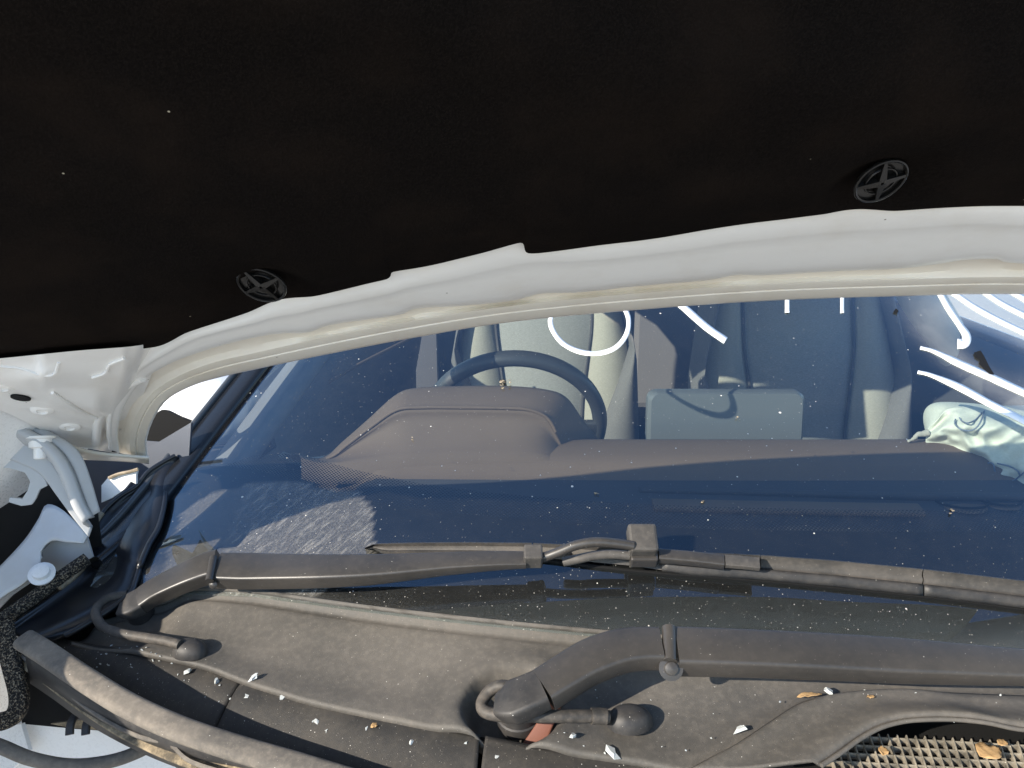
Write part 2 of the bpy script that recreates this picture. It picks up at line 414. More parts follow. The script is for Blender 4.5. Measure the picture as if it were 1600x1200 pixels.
def lathe(name, prof, base, axis, mat, parent=None, n=28):            # prof = (radius, height) list
    axis = Vector(axis).normalized(); a = Vector((1, 0, 0)) if abs(axis.x) < .8 else Vector((0, 1, 0))
    a = (a-axis*a.dot(axis)).normalized(); b = axis.cross(a); base = Vector(base)
    v = []; f = []
    for r, h in prof:
        for k in range(n):
            q = 2*PI*k/n; v.append(base+axis*h+(a*math.cos(q)+b*math.sin(q))*max(r, 1e-5))
    for i in range(len(prof)-1):
        for k in range(n): f.append((i*n+k, i*n+(k+1) % n, (i+1)*n+(k+1) % n, (i+1)*n+k))
    f.append(tuple(range(n))[::-1]); f.append(tuple((len(prof)-1)*n+k for k in range(n)))
    return autosmooth(obj(name, v, f, mat, parent), 38)
def box(name, lo, hi, mat, parent=None, bev=.004, rot=None):
    lo = Vector(lo); hi = Vector(hi)
    v = [Vector((x, y, z)) for x in (lo.x, hi.x) for y in (lo.y, hi.y) for z in (lo.z, hi.z)]
    if rot:
        c = (lo+hi)/2; v = [c+rot@(p-c) for p in v]
    f = [(0, 1, 3, 2), (4, 6, 7, 5), (0, 4, 5, 1), (2, 3, 7, 6), (0, 2, 6, 4), (1, 5, 7, 3)]
    return obj(name, v, f, mat, parent, smooth_=False, bevel=bev)
def plate(name, pxs, fn, mat, parent=None, solid=.002, n=None, bev=0, direction=None, res=0):
    # a flat-ish sheet with a traced outline, given real depth by fn and real thickness
    pts = [Vector((x, y, 0)) for x, y in pxs]
    if res:
        pts = cr(pts+[pts[0]], res)[:-1]
    v = [fn(p.x, p.y) for p in pts]
    bm = bmesh.new(); vs = [bm.verts.new(p) for p in v]
    face = bm.faces.new(vs); bm.normal_update()
    bmesh.ops.triangulate(bm, faces=[face], ngon_method='EAR_CLIP')
    me = bpy.data.meshes.new(name); bm.to_mesh(me); bm.free()
    me.materials.append(M[mat]); o = bpy.data.objects.new(name, me); C.objects.link(o); o.parent = parent
    for p in me.polygons: p.use_smooth = False
    s = o.modifiers.new('solid', 'SOLIDIFY'); s.thickness = solid; s.offset = 0
    if bev:
        b = o.modifiers.new('bevel', 'BEVEL'); b.width = bev; b.segments = 2; b.limit_method = 'ANGLE'; b.angle_limit = R(40)
    return o
def empty(name, loc=(0, 0, 0), parent=None):
    o = bpy.data.objects.new(name, None); C.objects.link(o); o.location = loc; o.parent = parent; return o
def attr(o, name, fn):
    a = o.data.attributes.new(name, 'FLOAT', 'POINT')
    for i, v in enumerate(o.data.vertices): a.data[i].value = fn(v.co)

# ------------------------------------------------------------------ ground
gz = -1.06
gobj = obj('ground', [(-400, -400, gz), (400, -400, gz), (400, 400, gz), (-400, 400, gz)], [(0, 1, 2, 3)], 'ground', smooth_=False)
gobj['kind'] = 'structure'
car = empty('car', (0, 0, 0))
car['label'] = 'white damaged car with raised bonnet, wipers and dusty windscreen'; car['category'] = 'car'

# ================================================================== BONNET (hood)
EDGE = [(232, 716), (229, 690), (240, 655), (262, 624), (300, 603), (342, 590), (400, 577), (500, 556), (640, 529), (800, 503), (1000, 484), (1200, 470), (1400, 463), (1600, 460), (1900, 472)]
HEM = [(205, 712), (203, 686), (214, 648), (240, 612), (282, 586), (335, 566), (400, 551), (500, 529), (640, 502), (800, 478), (1000, 458), (1200, 444), (1400, 437), (1600, 433), (1900, 444)]
WAVE = [(188, 708), (184, 680), (192, 640), (220, 598), (262, 570), (320, 548), (385, 530), (440, 521), (480, 520), (520, 507), (620, 493), (650, 482), (720, 478), (800, 470), (845, 459), (905, 457), (1000, 447), (1105, 438), (1150, 430), (1200, 430), (1300, 424), (1400, 420), (1470, 412), (1500, 407), (1555, 405), (1600, 412), (1900, 420)]
LINER = [(-160, 585), (0, 568), (150, 553), (240, 541), (270, 530), (295, 517), (360, 498), (420, 481), (470, 470), (540, 455), (604, 437), (612, 432), (614, 424), (700, 408), (805, 381), (820, 382), (830, 396), (960, 381), (1150, 354), (1300, 335), (1430, 329), (1600, 327), (1900, 336)]
def byx(curve, n, x0=None, x1=None):
    return [(p.x, p.y) for p in cr([(x, y, 0) for x, y in curve], n)]
N = 150
def hoodp(px, py, off):                                               # off > 0: towards the camera (below the skin)
    return on_hood(px, py, -off*1.2364)
hem_e = byx(EDGE, N); hem_h = byx(HEM, N); wav = byx(WAVE, N)
# rows across the rim: folded hem, groove, wavy step, crowned inner panel running on under the liner
def lin(a, b, t): return [(p[0]+(q[0]-p[0])*t, p[1]+(q[1]-p[1])*t) for p, q in zip(a, b)]
inner = [(170, 702), (165, 672), (172, 628), (205, 578), (250, 545), (290, 520), (340, 506), (390, 492), (425, 478), (500, 463), (600, 438), (700, 410), (800, 382), (960, 375), (1150, 345), (1300, 325), (1430, 318), (1600, 316), (1900, 326)]
inn = byx(inner, N)
rows = []
def addrow(c, off): rows.append([hoodp(x, y, off) for x, y in c])
addrow(hem_e, -.010); addrow(lin(hem_e, hem_h, .03), -.002); addrow(lin(hem_e, hem_h, .12), .001); addrow(lin(hem_e, hem_h, .55), .0015); addrow(lin(hem_e, hem_h, .62), .0005); addrow(lin(hem_e, hem_h, .70), .0018)
addrow(hem_h, .0012); addrow(lin(hem_h, wav, .15), -.0005); addrow(lin(hem_h, wav, .5), -.0035); addrow(lin(hem_h, wav, .9), -.004); addrow(lin(hem_h, wav, 1.04), -.003)
hem_ob = autosmooth(obj('hem', *grid(rows), 'hem', None), 30)
rows = []
addrow(wav, -.006); addrow(wav, .0035); addrow(lin(wav, inn, .02), .0062); addrow(lin(wav, inn, .06), .0080); addrow(lin(wav, inn, .12), .0092)
addrow(lin(wav, inn, .25), .0097); addrow(lin(wav, inn, .45), .0101); addrow(lin(wav, inn, .56), .0103); addrow(lin(wav, inn, .60), .0112); addrow(lin(wav, inn, .64), .0116); addrow(lin(wav, inn, .85), .0112); addrow(inn, .0090); addrow([(x, y-70) for x, y in inn], .000)
hood = obj('hood', *grid(rows), 'paint_in', car)
hem_ob.parent = hood
# left corner of the inner panel: stamped plate carrying the hinge flange
CT = [(-160, 575), (0, 560), (120, 548), (215, 540), (262, 526)]
CB = [(-160, 585), (0, 641), (55, 667), (110, 694), (150, 703), (185, 709)]
def cornerp(px, py):
    off = .010
    d = (py-(0.30*px+590))                                             # ridge running along the flange
    off += .010*smooth(6, -14, d-16)-.006*smooth(-4, 10, d-30)
    off += .006*math.exp(-((px-60)/38)**2-((py-590)/16)**2)            # pressed bulge
    off -= .007*smooth(150, 172, px)*smooth(600, 640, py)
    off += .008*smooth(120, 100, abs(px-130)*1.6)*smooth(610, 580, py)*.5
    off -= .020*smooth(-45, 0, px-(262-(py-526)*.42))
    return hoodp(px, py, off)
rws = pxloft([CT, CB], 70, 40, cornerp)
cpl = obj('corner_panel', *grid(rws), 'paint_in', hood)
lip = pxloft([[(105, 690), (128, 700), (160, 706), (200, 710), (233, 713)], [(112, 700), (128, 713), (165, 716), (200, 718), (233, 721)]], 24, 4, lambda x, y: hoodp(x, y, .012-.012*smooth(703, 722, y)))
obj('corner_lip', *grid(lip), 'hem', hood, solid=.003)
# outer skin, above
rr_ = []
edge3 = [on_hood(x, y) for x, y in byx(EDGE, 60)]
e0 = edge3[0]
def skirt(k):                                                         # the bonnet's side, turning down outside the hinge
    X = e0.x-(.12*k); y = e0.y-.02-.12*k
    return Vector((X, y, zh(X, y)))
edge3 = [skirt(k) for k in (1.0, .85, .7, .5, .3)]+edge3[2:]
left = edge3[0]
for j in range(26):
    t = j/25; row = []
    for p in edge3:
        y = p.y+(-1.0-p.y)*t
        dr = .095*smooth(-.82, -.93, p.x)
        row.append(Vector((p.x+(.05*t if p.x < -.3 else 0), y, zh(p.x, y)+.011+.012*smooth(0, .08, t)-dr*(1-.9*smooth(.05, .16, t)))))
    row.append(Vector((.80, .18+(-1.0-.18)*t, zh(.8, .18+(-1.0-.18)*t)+.02)))
    rr_.append(row)
obj('outer_skin', *grid(rr_), 'paint', hood, solid=.002)
# liner
CLIPS = [(409, 445), (1376, 283)]
lin3 = byx(LINER, 220)
def lineroff(p, frac, px, py):
    o = .004+.016*smooth(0, .05, frac)+.006*smooth(.02, .25, frac)
    return o
rows = []
fr = [0, .0, .004, .012, .022, .035, .05, .065, .08, .095, .11, .125, .14, .155, .17, .185, .20, .215, .23, .245, .26, .28, .30, .325, .35, .40, .46, .52, .6, .7, .8, .9, 1.0]
clip3 = [hoodp(x, y, .0135) for x, y in CLIPS]
ln3 = [hoodp(x, y, .0135) for x, y in lin3]
HK = .0135*1.2364
yfront = -0.95
RG = [(p.x, p.y) for p in [hoodp(x, y, .02) for x, y in ((-150, -260), (200, -120), (420, -10), (560, 36), (700, 62), (820, 92), (980, 122), (1150, 142), (1350, 150), (1600, 152), (1850, 155))]]
RG = sorted(RG)
for k, t in enumerate(fr):
    row = []
    for p in ln3:
        y = p.y+(yfront-p.y)*t
        q = Vector((p.x*(1-.10*t), y, zh(p.x*(1-.10*t), y)-HK))
        d = (p.y-y)/math.cos(math.atan(TH))
        off = (-.003 if k == 0 else .0) + .008*smooth(.0, .05, d)
        for cpt in clip3:                                             # the felt is pulled in round each clip
            dd = ((q.x-cpt.x)**2+((q.y-cpt.y)*1.24)**2)**.5
            off -= .0090*smooth(.046, .020, dd)
        s = q.y-interp(RG, q.x)                                        # the pad is pressed in further forward
        off -= .030*smooth(.0, -.05, s)-.020*smooth(-.07, -.2, s)
        off += .004*nz(q, 7)+.002*nz(q, 22)
        row.append(q+HN*off)
    rows.append(row)
ln = obj('liner', *grid(rows), 'liner', hood, subsurf=1)
ln.data.polygons.foreach_set('use_smooth', [True]*len(ln.data.polygons))
# liner clips: ring, cross and dome in one moulding
for ci, (px, py) in enumerate(CLIPS):
    c = hoodp(px, py, .0185)
    tilt = Vector((.25 if ci else -.12, -.42, .05))
    nrm = (HN+tilt*.8).normalized()
    a = Vector((1, 0, 0)); a = (a-nrm*a.dot(nrm)).normalized(); b = nrm.cross(a)
    rot = .20 if ci else .55
    a, b = a*math.cos(rot)+b*math.sin(rot), b*math.cos(rot)-a*math.sin(rot)
    r0 = .0165 if ci else .0170
    v = []; f = []
    def ring(rad, tub, seg=40, n=8):
        o = len(v)
        for i in range(seg):
            q = 2*PI*i/seg; dr = a*math.cos(q)+b*math.sin(q)
            for k in range(n):
                w_ = 2*PI*k/n; v.append(c+dr*(rad+tub*math.cos(w_))+nrm*(tub*math.sin(w_)*1.3))
        for i in range(seg):
            for k in range(n): f.append((o+i*n+k, o+((i+1) % seg)*n+k, o+((i+1) % seg)*n+(k+1) % n, o+i*n+(k+1) % n))
    ring(r0, .0012); ring(r0*.62, .0007, 28, 6)
    for q in (0, PI/2, PI, 1.5*PI):
        dr = a*math.cos(q)+b*math.sin(q); sd = nrm.cross(dr); o = len(v)
        for d_, w_, h_ in ((.001, .0026, .0028), (r0*.97, .0010, .0012)):
            for sx, hz in ((-1, -.002), (-1, h_), (1, h_), (1, -.002)): v.append(c+dr*d_+sd*(w_*sx)+nrm*hz)
        f += [(o, o+1, o+5, o+4), (o+1, o+2, o+6, o+5), (o+2, o+3, o+7, o+6), (o+3, o, o+4, o+7), (o, o+3, o+2, o+1), (o+4, o+5, o+6, o+7)]
    o = len(v)                                                         # dished back plate
    for i in range(30):
        q = 2*PI*i/30; v.append(c+(a*math.cos(q)+b*math.sin(q))*r0-nrm*.0012)
    v.append(c-nrm*.003)
    for i in range(30): f.append((o+i, o+(i+1) % 30, o+30))
    autosmooth(obj('liner_clip', v, f, 'clip', hood), 40)
# bolts on the flange plate
for px, py, r in ((5, 604, .0075), (66, 640, .0085), (109, 666, .0085)):
    p = cornerp(px, py)
    lathe('rivet', [(r*1.15, -.002), (r*1.15, .0008), (r*.9, .002), (r*.55, .0026), (r*.5, .001), (r*.15, .001)], p, (HN+Vector((.2, -.25, 0))).normalized(), 'paint_in', hood, 20)
for px, py, r in ((33, 619, .008), (179, 703, .0035)):
    p = cornerp(px, py); lathe('hole', [(r, 0), (r*.98, .0012), (r*.1, .0014)], p+HN*.001, HN, 'black', hood, 20)
# pressed weld lines on the corner
tube('press_line', [cornerp(x, y) for x, y in ((0, 572), (30, 575), (55, 583), (75, 587), (86, 582), (92, 566))], .0014, 'paint_in', hood, 6)
tube('press_line', [cornerp(x, y)+HN*.001 for x, y in ((82, 612), (105, 627), (130, 642), (152, 652))], .0016, 'paint_in', hood, 6)
tube('press_line', [cornerp(x, y)+HN*.001 for x, y in ((145, 588), (165, 581), (172, 568), (195, 558))], .0015, 'paint_in', hood, 6)
tube('press_line', [hoodp(x, y, .008) for x, y in ((150, 692), (153, 660), (160, 640), (166, 622), (190, 606), (222, 590))], .0045, 'paint_in', hood, 8)

# ================================================================== HINGE (grey pressed arm at the left)
hp = lambda px, py, o=0: at_t(px, py, .765+.0002*px)
H_top = [(-60, 618), (0, 640), (55, 668), (105, 694), (125, 715), (140, 755), (152, 800)]
H_mid = [(-60, 650), (0, 664), (50, 682), (85, 705), (108, 740), (128, 790), (144, 815)]
H_bot = [(-60, 705), (0, 714), (30, 724), (60, 740), (85, 772), (110, 806), (136, 838)]
def hingep(px, py): return hp(px, py)
rws = loft([[(x, y, 0) for x, y in c] for c in (H_top, H_mid, H_bot)], 50, [10, 12])
g = []
for i, r_ in enumerate(rws):
    t = i/22
    o = .012*smooth(.30, .38, t)*smooth(.62, .50, t)-.010*smooth(.40, .60, t)+.004*smooth(.0, .1, t)
    g.append([hp(p.x, p.y)+Vector((.1, -.85, .45))*o for p in r_])
hinge = obj('hood_hinge', *grid(g), 'hinge', car, solid=.004)
plate('hinge_hook', [(-50, 712), (0, 712), (32, 722), (62, 742), (70, 762), (58, 768), (52, 782), (45, 792), (28, 794), (8, 788), (10, 780), (30, 782), (38, 770), (42, 756), (34, 742), (10, 735), (-50, 730)], lambda x, y: hp(x, y)+Vector((0, .006, 0)), 'hinge', hinge, .005, bev=.0012)
nb = hp(70, 689)+Vector((0, -.006, .004))
ax = Vector((.05, -.35, -.93)).normalized()
lathe('nut', [(.0135, 0), (.0138, .002), (.0105, .003), (.0100, .011), (.0075, .012), (.0058, .0125), (.0058, .022), (.0045, .023)], nb+Vector((0, 0, .003)), ax, 'paint_in', hinge, 18)
lathe('nut', [(.010, 0), (.010, .002), (.0085, .003), (.008, .009), (.002, .010)], hp(2, 652)+Vector((0, -.006, 0)), ax, 'paint_in', hinge, 18)

# ================================================================== LEFT FENDER EDGE, INNER WING AND SIDE PIECES
def pl(px, py, t): return at_t(px, py, t)
fender = obj('fender_flange', *grid(pxloft([[(-40, 925), (0, 888), (40, 845), (62, 812), (74, 790), (95, 795), (118, 815), (138, 838)], [(-40, 985), (0, 938), (35, 915), (62, 890), (66, 862), (82, 846), (104, 848), (132, 850)]], 40, 8, lambda x, y: pl(x, y, .865-.0004*(y-850)))), 'wing_in', car, solid=.003)
plate('inner_wing', [(66, 862), (84, 843), (136, 836), (146, 870), (100, 895), (66, 885)], lambda x, y: pl(x, y, .885), 'hinge', fender, .003)
plate('inner_wing', [(-40, 960), (0, 908), (28, 884), (52, 886), (56, 905), (20, 930), (-40, 990)], lambda x, y: pl(x, y, .858), 'hinge', fender, .003)
fb = pl(66, 898, .84)
lathe('bolt', [(.013, 0), (.0135, .003), (.009, .004), (.0085, .010), (.006, .011)], fb, Vector((.25, -.55, .8)), 'paint', fender, 18)
# outer wing: rolled crest standing above the flange, its height set to shade the flange and hinge
def crest(y): return interp([(-.9, .13), (-.15, .13), (.02, .135), (.1, .155), (.2, .155), (.35, .14)], y)
wr_ = []
for X, dz in ((-.925, -.06), (-.93, -.03), (-.945, -.008), (-.965, 0), (-.985, -.004), (-1.005, -.02), (-1.02, -.06), (-1.03, -.2), (-1.03, -.5)):
    wr_.append([Vector((X-.05+.006*nz((y*9, X*4, 2)), y, crest(y)+dz+.004*nz((y*11, X*3, 7)))) for y in [-.9+1.28*i/40 for i in range(41)]])
wing = obj('front_wing', *grid(wr_), 'paint', car, solid=.002)
# black sheet put in for the shade of the cavity behind the hinge
cav = plate('arch_shade', [(-200, 700), (60, 720), (150, 780), (165, 900), (60, 1000), (-200, 1000)], lambda x, y: pl(x, y, .885+.0002*max(0, x)), 'black', car, .004)
plate('wing_edge', [(-120, 722), (-20, 733), (20, 742), (48, 752), (20, 757), (-20, 768), (-120, 775)], lambda x, y: pl(x, y, .95), 'paint', fender, .004)
# white scuttle side behind the hood corner; its shade is put into the colour
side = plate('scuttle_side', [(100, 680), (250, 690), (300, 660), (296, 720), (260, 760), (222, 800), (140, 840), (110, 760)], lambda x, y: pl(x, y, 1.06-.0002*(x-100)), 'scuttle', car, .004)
plate('scuttle_bracket', [(160, 758), (172, 744), (196, 738), (216, 734), (214, 742), (214, 756), (206, 752), (196, 764), (176, 778), (160, 785)], lambda x, y: pl(x, y, .945), 'paint', side, .005, bev=.001)
tube('bracket_edge', [pl(x, y, .94) for x, y in ((170, 747), (185, 741), (203, 737), (216, 733))], .0022, 'sandline', side, 6)
# glossy black side of the cowl (plastic, reflects the sky)
SA = [(275, 712), (256, 722), (232, 738), (214, 760), (190, 775), (166, 797), (146, 828), (144, 858), (120, 900), (30, 965), (0, 985)]
SB = [(282, 716), (264, 752), (259, 790), (250, 825), (236, 850), (222, 882), (215, 905), (204, 930), (170, 955), (110, 990), (60, 1010)]
def sidecowl(px, py):
    p0 = on_surf(px, py)
    return p0
ra = cr([(x, y, 0) for x, y in SA], 50); rb = cr([(x, y, 0) for x, y in SB], 50)
rows = []
for i in range(15):
    t = i/14; row = []
    for k, (a_, b_) in enumerate(zip(ra, rb)):
        q = a_.lerp(b_, t); s = k/49
        ta = interp([(0, 1.02), (.35, .97), (.6, .90), (1, .80)], s)
        tb = (on_surf(b_.x, b_.y, .004)-CAM).dot(Vector((0, cp, -sp)))
        tt = ta+(tb-ta)*(t**1.4)
        tt += .010*math.sin(t*PI*2)*smooth(0, .3, s)
        row.append(at_t(q.x, q.y, tt))
    rows.append(row)
sc = obj('side_cowl', *grid(rows), 'gloss_black', car, solid=.003)
tube('side_cowl_rib', [p+Vector((0, -.004, .002)) for p in rows[14][2:44]], .0035, 'gloss_black', sc, 8)
tube('side_cowl_lip', [p+Vector((0, -.002, .002)) for p in rows[0][18:36]], .0035, 'sandline', sc, 8)
tube('side_cowl_lip', [p+Vector((0, -.002, .001)) for p in rows[0][0:19]], .003, 'gloss_black', sc, 8)
# foam strips
def strip(name, pts, w_, h_, mat, par, up=Vector((0, -.3, .95))): return beam(name, pts, lambda t: w_, lambda t: h_, up, mat, par, 40, .3)
fs = strip('foam_strip', [pl(x, y, t) for x, y, t in ((132, 868, .86), (100, 890, .85), (60, 920, .835), (20, 948, .82), (-10, 968, .81), (-40, 985, .80))], .013, .012, 'foam', car)
strip('foam_strip', [pl(x, y, t) for x, y, t in ((0, 972, .79), (4, 1005, .78), (14, 1045, .77), (24, 1085, .76), (22, 1112, .755), (4, 1128, .75), (-40, 1136, .75))], .017, .013, 'foam', car, Vector((.1, -.9, .4)))
# white inner structure, clip and cable at bottom left
wl = plate('inner_structure', [(-60, 1135), (18, 1132), (36, 1128), (160, 1140), (260, 1158), (290, 1230), (-60, 1260)], lambda x, y: pl(x, y, .80+.0002*(y-1130)), 'paint', car, .004)
plate('inner_structure', [(-60, 1150), (14, 1134), (36, 1130), (48, 1172), (10, 1215), (-60, 1230)], lambda x, y: pl(x, y, .786-.0004*(x-30)), 'paint', car, .004)
plate('cavity_shade', [(30, 1000), (80, 1020), (240, 1110), (262, 1156), (200, 1143), (120, 1138), (36, 1130), (26, 1060)], lambda x, y: pl(x, y, .79), 'black', car, .003)  # black sheet put in for the shade of the cavity below the seal
plate('dusty_ledge', [(80, 1130), (130, 1124), (165, 1118), (262, 1158), (220, 1153), (160, 1140), (110, 1136)], lambda x, y: pl(x, y, .775), 'sealdirt', car, .003)
cl = empty('clip_bracket', (0, 0, 0), car)
for dx in (0, 25):
    beam('clip_tongue', [pl(120+dx, 1112, .765), pl(112+dx, 1122, .755), pl(108+dx, 1134, .748), pl(107+dx, 1148, .744)], lambda t: .0075, lambda t: .004, Vector((0, -.8, .5)), 'cap', cl, 14, .25)
beam('clip_bar', [pl(112, 1120, .76), pl(150, 1114, .76)], lambda t: .006, lambda t: .004, Vector((0, -.6, .8)), 'cap', cl, 6, .25)
tube('cable', [pl(x, y, t) for x, y, t in ((-40, 1152, .70), (0, 1166, .70), (50, 1186, .70), (110, 1196, .705), (170, 1190, .715), (215, 1175, .73), (250, 1156, .75), (275, 1140, .775))], .0062, 'seal', car, 12, 50)

# ================================================================== COWL PANELS
CTOP = [(150, 960), (230, 938), (300, 926), (390, 929), (480, 941), (600, 957), (780, 977), (960, 994), (1100, 1005), (1300, 1018), (1600, 1035), (1800, 1045)]
CLOW = [(110, 1002), (180, 1012), (250, 1026), (320, 1042), (380, 1065), (440, 1084), (500, 1101), (640, 1130), (755, 1152), (850, 1170), (1000, 1192), (1075, 1205), (1130, 1182), (1190, 1145), (1250, 1108), (1320, 1096), (1450, 1094), (1600, 1100), (1800, 1108)]
SEAL = [(22, 985), (70, 1015), (130, 1058), (200, 1098), (280, 1135), (370, 1166), (460, 1190), (560, 1222), (700, 1262), (900, 1310)]
PIV = on_cowl(792, 1098); PIV2 = on_cowl(205, 945)
def cowl_dep(p):
    d = ((p.x-PIV.x)**2+((p.y-PIV.y))**2)**.5
    e = math.atan2(p.y-PIV.y, p.x-PIV.x)
    rad = .042+.010*max(0, math.cos(e+.2))
    z = -.030*smooth(rad, rad*.62, d)
    z += .004*math.exp(-((d-rad*1.12)/.012)**2)
    d2 = ((p.x-PIV2.x)**2+(p.y-PIV2.y)**2)**.5
    z -= .012*smooth(.07, .03, d2)
    return z
def cowlp(px, py, off=0.0):
    p = hit(px, py, zcw); p.z += cowl_dep(p)+off; return p
n_ = 260
rows = pxloft([CTOP, CLOW], n_, 46, lambda x, y: cowlp(x, y))
m_ = len(rows)
for i, r_ in enumerate(rows):                                         # upstand along the glass, gentle trough, rolled lower edge
    t = i/(m_-1)
    for p in r_:
        p.z += .003*smooth(.055, .02, t)-.002*smooth(.05, .075, t)*smooth(.12, .08, t)-.006*smooth(.0, .5, t)*smooth(1, .6, t)-.004*smooth(.985, 1, t)
cowl = obj('cowl_panel', *grid(rows), 'cowl', car, solid=.003)
tube('cowl_lip', [Vector((p.x, p.y, p.z+.0035)) for p in rows[1][14:]], .0026, 'cowl', cowl, 6, 120)
# lower panels (three, with open joints)
def seg(curve, x0, x1, n=30):
    pts = [p for p in cr([(x, y, 0) for x, y in curve], 400)]
    sel = [p for p in pts if x0 <= p.x <= x1]; return [(p.x, p.y) for p in rs(sel, n)]
def lowpanel(a, b):
    r_ = pxloft([a, b], 60, 16, lambda x, y: on_cowl(x, y, -.007))
    for i, q in enumerate(r_):
        t = i/(len(r_)-1)
        for p in q: p.z += -.012*smooth(.15, .9, t)
    return obj('lower_cowl', *grid(r_), 'cowl2', cowl, solid=.003)
lowpanel([(40, 985), (110, 1000)]+seg(CLOW, 115, 378, 20)[2:], [(22, 985)]+seg(SEAL, 30, 317, 20))
lowpanel(seg(CLOW, 381, 754, 30), seg(SEAL, 320, 740, 30))
lowpanel(seg(CLOW, 757, 1072, 30), [(742, 1275), (900, 1310), (1000, 1320), (1080, 1330)])
under = obj('cowl_underside', *grid(pxloft([CLOW[:12], [(x, y+20) for x, y in SEAL]+[(1080, 1340)]], 40, 4, lambda x, y: on_cowl(x, y, -.034))), 'black', cowl)
plate('cowl_underside', [(10, 975), (120, 905), (215, 880), (260, 900), (420, 940), (300, 1062), (60, 1012)], lambda x, y: hit(x, y, zcw, -.035), 'black', cowl, .002)
# seal along the front of the cowl
def sealp(px, py, off): return on_cowl(px, py, off)
def _sw(t): return .031
seal = beam('hood_seal', [sealp(x, y, interp([(34, .046), (130, .042), (280, .032), (420, .020), (560, .014)], x)) for x, y in ((34, 992), (70, 1014), (130, 1054), (200, 1096), (280, 1132), (370, 1162), (460, 1188), (560, 1218), (700, 1256), (900, 1300))], lambda t: .022, lambda t: .013, Vector((0, -.25, .97)), 'seal', car, 90, .48)
beam('seal_foot', [sealp(x, y, -.002) for x, y in ((24, 1012), (66, 1042), (126, 1086), (190, 1128), (250, 1158), (300, 1178), (370, 1200), (470, 1230), (560, 1256))], lambda t: .022, lambda t: .004, Vector((0, -.5, .87)), 'sealdirt', seal, 70, .3)
sw_ = [[sealp(x, y, interp([(34, .036), (130, .033), (280, .024), (420, .013), (560, .007)], x)), sealp(x, y, -.03)]for x, y in ((34, 998), (70, 1022), (130, 1064), (200, 1104), (280, 1140), (370, 1170), (460, 1196), (560, 1226), (700, 1262))]
for a_, b_ in sw_: b_.x, b_.y = a_.x, a_.y
obj('seal_wall', *grid([cr([q[0] for q in sw_], 40), cr([q[1] for q in sw_], 40)]), 'cap', seal, solid=.003)
tube('seal_lip', [sealp(x, y, .002) for x, y in ((24, 1018), (66, 1050), (126, 1098), (170, 1128), (222, 1152), (265, 1162), (300, 1190), (380, 1215))], .0022, 'seal', seal, 6, 60)
# raised cover at right with the air intake grille
RT = [(1070, 1206), (1110, 1184), (1150, 1163), (1200, 1130), (1240, 1104), (1275, 1091), (1330, 1082), (1420, 1078), (1600, 1084), (1800, 1092)]
RB = [(1280, 1216), (1310, 1196), (1340, 1174), (1370, 1157), (1400, 1148), (1430, 1144), (1480, 1143), (1540, 1148), (1620, 1156), (1800, 1164)]
rws = pxloft([RT, RB], 90, 20, lambda x, y: on_cowl(x, y))
for i, r_ in enumerate(rws):
    t = i/20
    for k, p in enumerate(r_):
        e = 1-.75*smooth(.48, .62, k/89)
        p.z += .0045*e*smooth(0, .08, t)+.0005+.012*smooth(.25, 1, t)-.006*smooth(.93, 1, t)-.003*(1-e)*smooth(.2, 0, t)
cover = obj('intake_cover', *grid(rws), 'cowl', cowl, solid=.003)
tube('intake_edge', [p+Vector((0, -.001, .002)) for p in rws[-1]], .002, 'cowl', cowl, 8, 90)
for k in range(6):                                                    # grille bars
    y0 = 1156+k*13.5
    pts = [on_cowl(x, y0+(x-1450)*.055, -.022+.008*smooth(1400, 1650, x)) for x in range(1290, 1760, 40)]
    beam('grille_bar', pts, lambda t: .0014, lambda t: .007, Vector((0, -.2, .98)), 'grille', cowl, 16, .25)
for k in range(34):
    x0 = 1292+k*14.5
    pts = [on_cowl(x0-6+j*8, 1150+j*24+(x0-1450)*.055, -.0212+.008*smooth(1400, 1650, x0)) for j in range(4)]
    beam('grille_rib', pts, lambda t: .0012, lambda t: .006, Vector((0, -.2, .98)), 'grille', cowl, 6, .25)
plate('intake_floor', [(1240, 1130), (1800, 1130), (1800, 1400), (1240, 1400)], lambda x, y: on_cowl(x, y, -.05), 'black', cowl, .002)

# ================================================================== WINDSCREEN
def hw(q): return .848-.34*q+.02*q*q
nx, ny = 320, 150
QT = sorted((p.x, p.y-yb(p.x)) for p in [on_glass(x, y+3) for x, y in CTOP[1:]])
QT = QT+[(-a, b) for a, b in reversed(QT) if -a > QT[-1][0]]
rows = []
for j in range(ny+1):
    row = []
    for i in range(nx+1):
        t_ = j/ny; q = .93*t_; X = hw(max(q, 0))*(-1+2*i/nx); q0 = interp(QT, X); q = q0+(.93-q0)*t_; X = hw(max(q, 0))*(-1+2*i/nx); y = yb(X)+q
        row.append(Vector((X, y, zg(X, y))))
    rows.append(row)
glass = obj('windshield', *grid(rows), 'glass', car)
def to_px(p):
    d = p-CAM; t = d.y*cp-d.z*sp; return 800+F*d.x/t, 600-F*(d.y*sp+d.z*cp)/t
def inpoly(x, y, P):
    c = False; n = len(P)
    for i in range(n):
        (x0, y0), (x1, y1) = P[i], P[i-1]
        if (y0 > y) != (y1 > y) and x < (x1-x0)*(y-y0)/(y1-y0)+x0: c = not c
    return c
